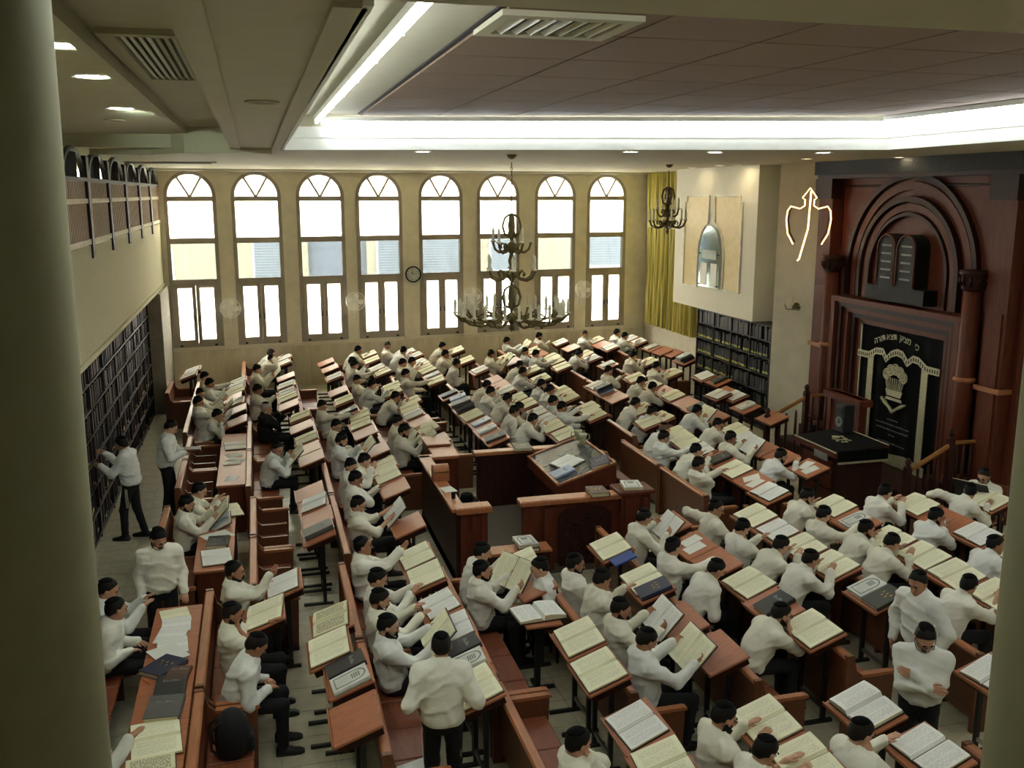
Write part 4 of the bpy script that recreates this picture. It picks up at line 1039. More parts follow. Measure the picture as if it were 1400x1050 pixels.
# hand rails of the dais
def handrail(x0, y, x1, zt, label, yw):
    t = thing('handrail', label, 'railing', (0, 0, 0))
    for (x, z0, h) in ((x0, 0, .95), (x1, PZ, 1.15)):
        part('newel', MB().box((-.05, -.05, 0), (.05, .05, h)).lathe([(.05, h), (.065, h + .02), (.03, h + .05), (.055, h + .09), (.04, h + .14), (.01, h + .17)], 12), [W_DARK], t, loc=(x, y, z0))
    part('sloping_rail', MB().tube([(x0, y, .88), (x1, y, PZ + 1.05)], .04, 8), [W_GOLD], t)
    part('level_rail', MB().tube([(x1, y, PZ + 1.08), (yw, y - .02, PZ + 1.08)], .035, 8), [W_GOLD], t)
    for i in range(1, 4):
        x = x0 + (x1 - x0) * i / 4; part('baluster', MB().lathe([(.022, 0), (.03, .15), (.018, .3), (.03, .5), (.022, .82 + .2 * i / 4)], 8), [W_DARK], t, True, (x, y, .05))
    for i in range(1, 4):
        x = x1 + (yw - x1) * i / 4; part('baluster', MB().lathe([(.022, 0), (.03, .15), (.018, .3), (.03, .5), (.022, 1.05)], 8), [W_DARK], t, True, (x, y, PZ))
handrail(9.95, 16.95, 10.82, 1, 'wooden handrail on the far side of the dais', 11.45)
handrail(10.25, 12.95, 11.05, 1, 'wooden handrail on the near side of the dais', 11.6)
# lectern before the ark
lc = thing('prayer_lectern', 'tall mahogany lectern with black cloth cover before the ark', 'lectern', (9.9, 14.3, 0))
part('body', MB().box((-.5, -.62, 0), (.4, .5, 1.0)), [W_DARK], lc)
for i in range(3): part('drawer', MB().box((-.525, -.5, .12 + i * .27), (-.5, .4, .35 + i * .27)), [W_RED], lc)
part('top', MB().prism([(-.6, 1.0), (.45, 1.0), (.45, 1.16), (-.6, 1.08)], 'y', -.7, .58), [W_RED], lc)
cl_ = part('cloth', MB().prism([(-.58, 1.085), (.42, 1.16), (.42, 1.172), (-.58, 1.097)], 'y', -.72, .58).box((-.55, -.735, .93), (.42, -.72, 1.13)), [VELVET], lc)
part('white_trim', MB().box((-.56, -.745, .9), (.43, -.735, .935)).tube([(-.59, -.72, 1.1), (-.59, .58, 1.1)], .014, 6).tube([(.42, -.72, 1.175), (.42, .58, 1.175)], .012, 6), [SILVER], cl_)
em = MB()
for i in range(22):
    a = rr_.random() * 6.28; r = .15 * math.sqrt(rr_.random()); x, y = -.08 + r * math.cos(a), -.05 + 1.4 * r * math.sin(a); em.box((x, y, 1.13 + .075 * (x + .08)), (x + .05, y + .05, 1.146 + .075 * (x + .08)))
part('embroidery', em, [SILVER], cl_)
part('front_plate', MB().box((-.615, -.5, .9), (-.6, -.1, 1.02)), [GREYP], lc)
part('back_board', MB().box((.6, .35, .122), (.72, 1.35, 1.72)).box((.5, .27, 1.6), (.78, 1.43, 1.72)).box((.56, .35, .9), (.6, .45, 1.6)).box((.56, 1.25, .9), (.6, 1.35, 1.6)), [W_RED], lc)
sp = thing('loudspeaker', 'black box loudspeaker standing on the lectern before the ark', 'speaker', (10.16, 14.66, 1.176))
part('cabinet', MB().box((-.1, -.14, 0), (.12, .14, .5), bev=.015), [mat('speaker black', (32, 33, 35), .5)], sp)
part('woofer', MB().lathe([(.1, 0), (.1, .012), (.08, .012), (.03, .0)], 18), [GREYP], sp, True, (-.1, 0, .17), (0, R(-90), 0)); part('horn', MB().box((-.115, -.08, .32), (-.1, .08, .44)), [BLACKM], sp)

# ================================================================== BENCHES
ROWN = {'Rm1': 1, 'R0': 2, 'R1': 3, 'R2': 4, 'R3': 5, 'R4': 6, 'R5': 7, 'R6': 8, 'R7': 9, 'R8': 10, 'R9': 11, 'RX': 12}
def row_of(sec): return sec[:-1]
BEND = {}
def bench_meshes():
    BEND['end'] = MB().prism([(-.10, 0), (.44, 0), (.46, .56), (.46, .62), (.10, .62), (.02, .70), (-.02, .87), (-.10, .87)], 'y', -.025, .025).mesh('end_panel', [W_BENCH])
    BEND['arm'] = MB().prism([(.08, .62), (.48, .62), (.48, .645), (.45, .655), (.08, .655)], 'y', -.035, .035).mesh('armrest', [W_CAP])
    BEND['div'] = MB().prism([(.0, .36), (.40, .36), (.42, .6), (.06, .6), (.0, .66)], 'y', -.018, .018).mesh('divider', [W_BENCH])
    BEND['leg'] = MB().box((.04, -.02, 0), (.38, .02, .41)).mesh('support', [W_BENCH])
bench_meshes()
def bench(x, y0, y1, label, grp, div=False):
    L = y1 - y0
    t = thing('bench', label, 'bench', (x, y0, 0), 0, grp)
    part('backrest', MB().prism([(-.01, .1), (.02, .1), (-.035, .82), (-.075, .82)], 'y', .03, L - .03), [W_BENCH], t)
    part('cap_rail', MB().prism([(-.10, .815), (-.01, .815), (-.005, .84), (-.02, .86), (-.09, .86), (-.105, .84)], 'y', .03, L - .03), [W_CAP], t)
    for y in (.025, L - .025):
        e = inst('end_panel', BEND['end'], t, (0, y, 0)); inst('armrest', BEND['arm'], e)
    n = max(1, round(L / .58)); p = (L - .1) / n
    sm3 = MB().box((.0, .008, .405), (.42, p - .008, .445), bev=.01).mesh('seat', [W_SEAT])
    for i in range(n):
        inst('seat', sm3, t, (0, .05 + i * p, 0))
        if i and i % 2: inst('support', BEND['leg'], t, (0, .05 + i * p, 0))
        if i and div: inst('divider', BEND['div'], t, (0, .05 + i * p, 0))
per_row = {}
for sec, (x, y0, y1) in SECTIONS.items():
    n = max(1, math.ceil((y1 - y0) / 3.3))
    for i in range(n): per_row.setdefault(row_of(sec), []).append((y0 + (y1 - y0) * i / n, x, y0 + (y1 - y0) * (i + 1) / n - .05))
for rw_, L in per_row.items():
    L.sort()
    for k, (a, x, b) in enumerate(L):
        bench(x, a, b, 'wooden bench with solid back, %s from the camera in the %s row from left' % (ORD[k + 1], ORD[ROWN[rw_]]), 'wooden benches', rw_ in ('R0', 'R1') and a > 10.9 and x > -1.35 and a < 18 and not (rw_ == 'R1' and a > 14.9))

# ================================================================== BOOKS
def page_half(s, w, h, t):
    """one side of an open volume: pages bow up near the spine"""
    pr = [(0.004, .012), (.02, t * .95 + .012), (w * .3, t + .014), (w * .7, t * .85 + .012), (w, t * .62 + .012), (w + .004, .012)]
    n = len(pr); V = [(x_, s * y, z) for x_ in (-h / 2, h / 2) for y, z in pr]
    F = [(i, i + 1, i + 1 + n, i + n) for i in range(n - 1)] + [tuple(range(n)), tuple(range(n, 2 * n)), (n - 1, 0, n, 2 * n - 1)]
    mi = [0, 0, 0, 0, 1, 1, 1, 1]
    return V, F, mi
BK = {}
def make_open(key, w, h, t, pm, cm, tl=None):
    cov = MB().box((-h / 2 - .008, .0, 0), (h / 2 + .008, w + .012, .01)).box((-h / 2 - .008, -w - .012, 0), (h / 2 + .008, 0, .01))
    parts = []
    for s in (-1, 1):
        V, F, mi = page_half(s, w, h, t if s > 0 else t * .6)
        parts.append(np_mesh('page_block', V, F, [pm, PEDGE], mi))
    BK[key] = (cov.mesh('open_book', [cm]), [('page_block', m) for m in parts], w * 2, t + .02)
make_open('o', .275, .40, .032, PAGE_C, C_BROWN)
make_open('w', .255, .36, .028, PAGE_W, C_BLACK)
make_open('t', .265, .38, .035, page_mat('title page', (226, 220, 184), .55, False), C_BLACK)
make_open('T', .26, .38, .06, PAGE_W, C_BLACK)
make_open('hb', .27, .39, .03, PAGE_C, C_NAVY)
make_open('hw', .255, .37, .026, PAGE_W, C_BLACK)
def make_closed(key, cm, em, w=.27, h=.38, t=.05):
    c = MB().box((-h / 2, -w / 2, 0), (h / 2, w / 2, .005)).box((-h / 2, -w / 2, t - .005), (h / 2, w / 2, t)).prism([(-w / 2 - .004, 0), (-w / 2 + .006, 0), (-w / 2 + .006, t), (-w / 2 - .004, t), (-w / 2 - .012, t / 2)], 'x', -h / 2, h / 2)
    pg = MB().box((-h / 2 + .006, -w / 2 + .004, .005), (h / 2 - .006, w / 2 - .006, t - .005)).mesh('page_block', [PEDGE])
    e = MB(); z0, z1 = t, t + .0015
    if em == 'arch':
        e.box((-.15, -.1, z0), (-.14, .1, z1)); e.box((-.15, -.1, z0), (.06, -.085, z1)); e.box((-.15, .085, z0), (.06, .1, z1))
        for i in range(12):
            a0, a1 = math.pi * i / 12, math.pi * (i + 1) / 12
            e.prism([(.06 + .1 * math.sin(a0), .1 * math.cos(a0)), (.06 + .1 * math.sin(a1), .1 * math.cos(a1)), (.06 + .085 * math.sin(a1), .085 * math.cos(a1)), (.06 + .085 * math.sin(a0), .085 * math.cos(a0))], 'z', z0, z1)
        for i in range(4): e.box((.02 + i * .022, -.045, z0), (.032 + i * .022, .045, z1))
        mm = GREYP
    elif em == 'gold':
        for i in range(5): e.box((.04 - (i % 2) * .05, -.07 + i * .03, z0), (.075 - (i % 2) * .05, -.055 + i * .03, z1))
        mm = GOLD
    else:
        for i in range(6): e.box((.05, -.08 + i * .027, z0), (.05 + .02 + .012 * (i % 3), -.062 + i * .027, z1))
        mm = GREYP
    BK[key] = (c.mesh('closed_book', [cm]), [('page_block', pg), ('cover_print', e.mesh('cover_print', [mm]))], w, t)
make_closed('K', C_BLACK, 'marks'); make_closed('G', C_GREY, 'marks', .30, .40, .07); make_closed('B', C_NAVY, 'gold'); make_closed('N', C_GREEN, 'gold', .29, .39, .045)
make_closed('A', C_WHITE, 'arch', .27, .36, .045); make_closed('W', C_PALE, 'marks', .27, .36, .04); make_closed('M', C_MAROON, 'gold', .26, .36, .06); make_closed('R', C_BROWN, 'marks', .2, .27, .05)
KINDN = {'o': 'open cream-paged book', 'w': 'open white-paged book', 't': 'open title-page book', 'T': 'thick open white-paged book', 'hb': 'open cream-paged book', 'hw': 'open white-paged book', 'K': 'closed black book', 'G': 'closed thick grey book', 'B': 'closed navy book', 'N': 'closed dark green book with gold title', 'A': 'closed white book with printed arch', 'W': 'closed pale blue book', 'M': 'closed maroon book with gold mark', 'R': 'small closed brown book'}
def book(key, M, label, grp=None):
    cov, ps, w, t = BK[key]
    o = inst('open_book' if key in ('o', 'w', 't', 'T', 'hb', 'hw') else 'closed_book', cov, None, M=M)
    tag(o, label, 'book', grp)
    for n, m in ps: inst(n, m, o)
    return o

# ================================================================== DESKS
DT = R(20)
DM = {}
DM['top'] = MB().box((-.22, -.31, -.012), (.22, .31, .012), bev=.006).mesh('desk_top', [W_DESK])
DM['lip'] = MB().box((-.235, -.31, -.012), (-.22, .31, .03), bev=.004).mesh('book_lip', [W_CAP])
DM['case'] = MB().box((-.2, -.28, -.09), (.2, .28, -.012)).mesh('book_case', [W_DARK])
DM['leg'] = MB().box((-.022, -.02, .03), (.022, .02, .84)).mesh('leg', [BLACKM])
DM['foot'] = MB().box((-.26, -.022, 0), (.13, .022, .035), bev=.006).mesh('foot', [BLACKM])
DM['bar'] = MB().box((-.012, -.23, .14), (.012, .23, .18)).mesh('cross_bar', [CHROME])
def desk(x, y, label):
    t = thing('study_desk', label, 'desk', (x, y, 0), 0, 'slanted study desks')
    M = Matrix.Translation((0, 0, .93)) @ tri_tilt(DT)
    tp = inst('desk_top', DM['top'], t, M=M); inst('book_lip', DM['lip'], tp)
    inst('book_case', DM['case'], t, M=M)
    for s in (-1, 1):
        inst('leg', DM['leg'], t, (.04, s * .22, 0)); inst('foot', DM['foot'], t, (.02, s * .22, 0))
    inst('cross_bar', DM['bar'], t, (.04, 0, 0))
    return t
CONT = {'e': 'bare', 'p': 'paper-strewn', 'Q': 'book-piled'}
rs = random.Random(5)
alld = {}
for sec, L in DESKS.items():
    for (x, y, c) in L:
        if sec == 'R3B' and y < 16.75: continue
        if sec == 'F': key = 'F' if x < 2 else 'G'
        else: key = row_of(sec)
        alld.setdefault(key, []).append((y, x, c))
for key, L in alld.items():
    L.sort()
    for k, (y, x, c) in enumerate(L):
        if key == 'F': where = '%s from the camera in the extra line near left' % ORD[k + 1]; wb_ = 'on %s desk from camera in extra near-left line' % ORD[k + 1]
        elif key == 'G': where = '%s from the camera along the right wall' % ORD[k + 1]; wb_ = 'on %s desk from camera along right wall' % ORD[k + 1]
        else: where = '%s from the camera in the %s row from left' % (ORD[k + 1], ORD[ROWN[key]]); wb_ = 'on %s desk from camera in %s row from left' % (ORD[k + 1], ORD[ROWN[key]])
        dx = rs.uniform(-.05, .03)
        desk(x + dx, y, 'slanted %s wooden desk, %s' % ({'e': 'bare', 'p': 'paper-strewn', 'Q': 'book-piled'}.get(c, 'book-laden'), where))
        base = Matrix.Translation((x + dx, y, .93)) @ tri_tilt(DT)
        off = .013
        if c == 'e': continue
        if c == 'p':
            for q in range(2):
                o = inst('paper_sheet', DM.setdefault('paper', MB().box((-.13, -.095, 0), (.13, .095, .0015)).mesh('paper_sheet', [PAPER])), None, M=base @ Matrix.Translation((-.02 + .05 * q, -.1 + .2 * q, off + .002 * q)) @ Matrix.Rotation(rs.uniform(-.4, .4), 4, 'Z'))
                tag(o, '%s loose white paper %s' % (['nearer', 'farther'][q], wb_), 'paper')
            continue
        if c == 'Q':
            z = off
            ks = [rs.choice('KGBNAWM') for _ in range(3)]
            for q, kk in enumerate(ks):
                book(kk, base @ Matrix.Translation((.0, -.06 + .06 * q, z)) @ Matrix.Rotation(rs.uniform(-.25, .25), 4, 'Z'), '%s, %s of the pile %s' % (KINDN[kk].replace(' with gold title', '').replace(' with printed arch', '').replace(' with gold mark', ''), ['bottom', 'middle', 'top'][q], wb_.replace(' from camera', ' from camera').replace(' from left', '')))
                z += BK[kk][3] + .002
            continue
        n = len(c)
        for q, kk in enumerate(c):
            yy = 0 if n == 1 else (-.15 + .3 * q) * (-1)
            book(kk, base @ Matrix.Translation((rs.uniform(-.01, .02), yy, off)) @ Matrix.Rotation(rs.uniform(-.09, .09), 4, 'Z'), '%s %s' % (KINDN[kk].replace(' with gold title', '').replace(' with printed arch', ''), wb_))

# ================================================================== LONG TABLES on the left
def long_table(x0, x1, y0, y1, h, label):
    t = thing('long_table', label, 'table', (x0, y0, 0)); W, L = x1 - x0, y1 - y0
    part('table_top', MB().box((0, 0, h - .035), (W, L, h), bev=.008), [W_DESK], t)
    part('front_panel', MB().box((W - .05, .03, .05), (W - .02, L - .03, h - .035)), [W_RED], t)
    for y in (.02, L - .05): part('end_panel', MB().box((.04, y, 0), (W - .05, y + .03, h - .035)), [W_RED], t)
    part('under_shelf', MB().box((.06, .05, h - .18), (W - .05, L - .05, h - .15)), [W_DARK], t)
long_table(-.80, -.34, 15.3, 18.75, .82, 'long closed-front wooden table before the empty seats on the left')
long_table(-.95, -.47, 11.7, 14.25, .82, 'closed-front wooden table before two readers on the left')
long_table(-1.28, -.78, 6.2, 10.7, .82, 'long wooden table along the bottom left of the picture')
def flat(key, x, y, z, a, label, tilt=0): return book(key, Matrix.Translation((x, y, z)) @ Matrix.Rotation(a, 4, 'Z') @ Matrix.Rotation(tilt, 4, 'Y'), label)
flat('w', -.55, 17.75, .822, .1, 'open white book on the long table behind the empty seats')
def sheet(x, y, z, a, label, w=.21, h=.3, m=PAPER):
    o = part('paper_sheet', MB().box((-h / 2, -w / 2, 0), (h / 2, w / 2, .002)), [m], None, loc=(x, y, z), rot=(0, 0, a)); tag(o, label, 'paper')
sheet(-.55, 17.15, .823, .3, 'white paper at the middle of the long left table'); sheet(-.5, 16.85, .826, -.4, 'white paper fan spread on the long left table'); sheet(-.58, 16.6, .829, .1, 'white paper just nearer than the paper fan on the long left table'); sheet(-.56, 15.65, .823, 1.4, 'printed leaflet at the near end of the long left table', .2, .28, PAGE_W)
flat('T', -.7, 13.45, .822, .05, 'large open white book propped on the two-reader table', R(-24)); flat('o', -.6, 13.95, .822, .2, 'open cream book at the far end of the two-reader table')
sheet(-.7, 12.95, .823, .5, 'white papers on the two-reader table', .3, .38); flat('K', -.68, 12.62, .822, 1.5, 'closed black book on the two-reader table'); flat('w', -.68, 12.1, .822, .1, 'open white book at the near end of the two-reader table')
for k, (y, a, m) in enumerate(((10.45, .2, PAGE_C), (10.2, .05, PAGE_W), (9.95, -.15, PAGE_W), (9.68, .1, PAGE_W), (9.5, .5, PAPER))):
    sheet(-1.06 + .03 * (k % 2), y, .823 + .004 * k, a, '%s white sheet from the far end of the bottom-left table' % ORD[k + 1], .38, .3, m)
flat('B', -1.08, 9.2, .822, .9, 'closed navy binder on the bottom-left table'); flat('R', -.93, 9.0, .822, 1.4, 'small brown leather book on the bottom-left table'); flat('K', -.98, 8.78, .822, 1.55, 'closed black book beside the small brown book on the bottom-left table')
flat('G', -1.0, 8.35, .822, 1.5, 'wide dark grey book with white title on the bottom-left table'); flat('o', -1.03, 7.9, .822, .12, 'open cream book on the bottom-left table beyond another open book'); flat('t', -1.02, 7.35, .822, .1, 'open title-page book at the very bottom left')
for k, (x, y, m) in enumerate(((-1.22, 8.98, ORANGE), (-1.13, 9.06, GREENT))):
    o = part('pen', MB().tube([(0, -.06, .006), (0, .05, .006), (0, .065, .006)], [.006, .006, .002], 8), [m], None, loc=(x, y, .823), rot=(0, 0, .6 + k)); tag(o, ['red-orange pen on the bottom-left table', 'green pen on the bottom-left table'][k], 'pen')
# books and leaves on the reading table and platform caps
RM = Matrix.Translation((4.27, 13.25, sl(0))) @ tri_tilt(tl)
book('W', RM @ Matrix.Translation((.22, .42, .014)) @ Matrix.Rotation(.1, 4, 'Z'), 'patterned pale book on the low side of the reading table')
book('hw', RM @ Matrix.Translation((.42, .75, .014)) @ Matrix.Rotation(.25, 4, 'Z'), 'small open book at the middle of the reading table')
flat('M', 4.62, 12.47, 1.132, 1.55, 'thick maroon book lying on the front cap of the platform'); flat('A', 5.16, 12.5, 1.182, 1.4, 'white book with printed arch on the corner pilaster of the platform')
flat('N', 4.25, 15.2, 1.122, 1.5, 'dark book on the rear cap of the platform'); book('B', RM @ Matrix.Translation((.8, .22, .014)) @ Matrix.Rotation(1.3, 4, 'Z'), 'navy book on the high side of the reading table')
# low wall shelf between camera and platform
ls = thing('low_shelf', 'low wooden ledge below the platform entrance', 'shelf', (2.72, 11.75, 0)); part('top', MB().box((0, 0, .6), (1.0, .3, .64), bev=.008), [W_CAP], ls); part('front', MB().box((.02, .04, 0), (.98, .26, .6)), [W_DARK], ls)
flat('K', 3.4, 11.9, .642, 1.5, 'black book at the bottom of the pair on the low ledge'); flat('A', 3.38, 11.92, .694, 1.6, 'white book on top of the black one on the low ledge')

# ================================================================== PEOPLE
def rcone(P, a, b, r1, r2):
    a = np.asarray(a, float); b = np.asarray(b, float); ab = b - a
    t = np.clip(((P - a) @ ab) / max(ab @ ab, 1e-9), 0, 1)
    return np.linalg.norm(P - a - t[:, None] * ab, axis=1) - (r1 + (r2 - r1) * t)
def ell(P, c, Rd, A=None):
    p = P - np.asarray(c, float)
    if A is not None: p = p @ A
    Rd = np.asarray(Rd, float)
    k0 = np.linalg.norm(p / Rd, axis=1); k1 = np.linalg.norm(p / Rd ** 2, axis=1)
    return k0 * (k0 - 1) / np.maximum(k1, 1e-9)
def smin(a, b, k):
    h = np.clip(.5 + .5 * (b - a) / k, 0, 1)
    return b + (a - b) * h - k * h * (1 - h)
def nets(f, lo, hi, h):
    lo = np.asarray(lo, float); n = (np.ceil((np.asarray(hi) - lo) / h / 4).astype(int) + 1) * 4
    nb = n // 4
    g = np.stack(np.meshgrid(*[lo[i] + (np.arange(nb[i]) * 4 + 1.5) * h for i in range(3)], indexing='ij'), -1).reshape(-1, 3)
    dc = f(g).reshape(nb)
    near = np.abs(dc) < 4.6 * h + .012
    d = np.repeat(np.repeat(np.repeat(dc, 4, 0), 4, 1), 4, 2)
    mk = np.repeat(np.repeat(np.repeat(near, 4, 0), 4, 1), 4, 2)
    I = np.argwhere(mk); d[mk] = f(lo + I * h)
    s = d < 0
    c = sum(s[i:n[0] - 1 + i, j:n[1] - 1 + j, k:n[2] - 1 + k].astype(np.int8) for i in (0, 1) for j in (0, 1) for k in (0, 1))
    act = (c > 0) & (c < 8); A = np.argwhere(act); ids = np.full(act.shape, -1); ids[act] = np.arange(len(A))
    acc = np.zeros((len(A), 3)); cnt = np.zeros(len(A))
    cor = [(i, j, k) for i in (0, 1) for j in (0, 1) for k in (0, 1)]
    for p in cor:
        for ax in range(3):
            if p[ax]: continue
            q = list(p); q[ax] = 1
            d0 = d[A[:, 0] + p[0], A[:, 1] + p[1], A[:, 2] + p[2]]; d1 = d[A[:, 0] + q[0], A[:, 1] + q[1], A[:, 2] + q[2]]
            x = (d0 < 0) != (d1 < 0); t = np.where(x, d0 / np.where(x, d0 - d1, 1), 0)
            pos = np.tile(np.asarray(p, float), (len(A), 1)); pos[:, ax] += t
            acc += pos * x[:, None]; cnt += x
    V = lo + (A + acc / cnt[:, None]) * h
    Q = []
    for ax in range(3):
        a1, a2 = (ax + 1) % 3, (ax + 2) % 3
        sl0 = [slice(1, -1)] * 3; sl1 = [slice(1, -1)] * 3; sl0[ax] = slice(0, -1); sl1[ax] = slice(1, None)
        s0 = s[tuple(sl0)]; s1 = s[tuple(sl1)]; E = np.argwhere(s0 != s1)
        if not len(E): continue
        fl_ = s0[tuple(E.T)]; off = np.array([1, 1, 1]); off[ax] = 0; B = E + off
        e1 = np.zeros(3, int); e1[a1] = 1; e2 = np.zeros(3, int); e2[a2] = 1
        q = np.stack([ids[tuple((B - e1 - e2).T)], ids[tuple((B - e2).T)], ids[tuple(B.T)], ids[tuple((B - e1).T)]], 1)
        q[~fl_] = q[~fl_][:, ::-1]; Q.append(q)
    Q = np.concatenate(Q); Q = Q[(Q >= 0).all(1)]
    return V, Q
def rot(ax, a):
    c, s_ = math.cos(a), math.sin(a)
    return np.array({'x': [[1, 0, 0], [0, c, -s_], [0, s_, c]], 'y': [[c, 0, s_], [0, 1, 0], [-s_, 0, c]], 'z': [[c, -s_, 0], [s_, c, 0], [0, 0, 1]]}[ax])
def unit(v): return v / max(np.linalg.norm(v), 1e-9)
def ik(S, W, a, b, pole):
    dv = W - S; L = np.linalg.norm(dv)
    if L > (a + b) * .985: W = S + dv / L * (a + b) * .985; dv = W - S; L = np.linalg.norm(dv)
    L = max(L, .12)
    x = (a * a - b * b + L * L) / (2 * L); hgt = math.sqrt(max(a * a - x * x, 0)); u = unit(dv)
    p = pole - u * (pole @ u); return S + u * x + unit(p) * hgt, W
MESHC = {}
def shoe_mesh():
    secs = [(-.09, .03, .05), (-.085, .038, .085), (-.03, .042, .10), (.03, .045, .085), (.09, .05, .06), (.15, .045, .05), (.185, .02, .035)]
    V = []; F = []
    for x, w, h in secs:
        V += [(x, -w, 0), (x, -w, h * .55), (x, -w * .5, h), (x, w * .5, h), (x, w, h * .55), (x, w, 0)]
    for i in range(len(secs) - 1):
        for j in range(6): F.append((i * 6 + j, i * 6 + (j + 1) % 6, i * 6 + 6 + (j + 1) % 6, i * 6 + 6 + j))
    F += [tuple(range(6)), tuple(reversed(range(36, 42)))]
    return MB().add(V, F).mesh('shoe', [mat('black shoe leather', (18, 17, 17), .35)], True)
MESHC['shoe'] = shoe_mesh()
def patch(c, Rd, azs, pol, n=22, k=8, jit=0, seed=0, fat=0):
    """shell over an ellipsoid: pol(az) -> (start, end) polar angles"""
    rr = random.Random(seed); V = []; F = []
    full = azs is None
    for i in range(n + (0 if full else 1)):
        az = 2 * math.pi * i / n if full else azs[0] + (azs[1] - azs[0]) * i / n
        p0, p1 = pol(az)
        for j in range(k + 2):
            u = min(j, k) / k; p = p0 + (p1 - p0) * u; q = (1 + jit * (rr.random() - .5)) * (1 if j <= k else .9)
            sp_ = math.sin(p) if p < math.pi / 2 or not fat else math.sin(p) ** fat
            V.append((c[0] + Rd[0] * q * sp_ * math.cos(az), c[1] + Rd[1] * q * sp_ * math.sin(az), c[2] + Rd[2] * q * math.cos(p)))
    K2 = k + 2; N = n if full else n
    for i in range(N):
        for j in range(k + 1):
            a = i * K2 + j; b = ((i + 1) % n if full else i + 1) * K2 + j
            F.append((a, b, b + 1, a + 1))
    return MB().add(V, F)
def hair_pol(az):
    f = (1 + math.cos(az)) / 2        # 1 at the brow, 0 at the nape
    return (.01, R(np.interp(abs((az + math.pi) % (2 * math.pi) - math.pi), [0, .6, 1.15, 1.5, 1.9, 2.4, 3.15], [50, 54, 76, 116, 124, 160, 166])))
for k, m in enumerate(HAIRS):
    MESHC['hair', k] = patch((-.015, 0, .026), (.1085, .087, .105), None, hair_pol, 26, 9, .03, k, .38).mesh('hair', [m], True)
    def bp(az): return (R(76 + 33 * max(0, (math.cos(az * .5) - .56) / .44) ** .7), R(172))
    bb = patch((.02, 0, -.044), (.093, .078, .106), (-R(112), R(112)), bp, 20, 7, .05, k)
    bb.tube([(.088, -.034, -.062), (.103, -.016, -.050), (.107, 0, -.047), (.103, .016, -.050), (.088, .034, -.062)], [.006, .008, .008, .008, .006], 6)
    MESHC['beard', k] = bb.mesh('beard', [m], True)
    bb = patch((.028, 0, -.07), (.102, .084, .150), (-R(112), R(112)), lambda az: (R(66 + 26 * max(0, (math.cos(az * .5) - .56) / .44) ** .7), R(172)), 20, 8, .06, k)
    bb.tube([(.086, -.04, -.065), (.105, -.016, -.050), (.109, 0, -.046), (.105, .016, -.050), (.086, .04, -.065)], [.008, .010, .010, .010, .008], 6)
    MESHC['Beard', k] = bb.mesh('beard', [m], True)
    for s in (-1, 1): MESHC['brow', k, s] = MB().tube([(.092, s * .048, .03), (.098, s * .03, .036), (.098, s * .016, .032)], .006, 5).mesh('eyebrow', [m])
MESHC['kippah'] = MB().add(*(lambda mb: (mb.v, mb.f))(patch((-.015, 0, .027), (.1175, .096, .112), None, lambda az: (.01, R(44)), 22, 5))).mesh('kippah', [VELVET], True)
gl = MB()
for s in (-1, 1):
    gl.tube([(.108, s * .033 + .02 * math.cos(i * math.pi / 6), .008 + .015 * math.sin(i * math.pi / 6)) for i in range(13)], .0028, 4, cap=False)
    gl.tube([(.106, s * .052, .012), (.02, s * .081, .012), (-.02, s * .083, .0)], .0028, 4)
gl.tube([(.108, -.014, .012), (.11, 0, .014), (.108, .014, .012)], .0028, 4)
MESHC['glasses'] = gl.mesh('glasses', [BLACKM])

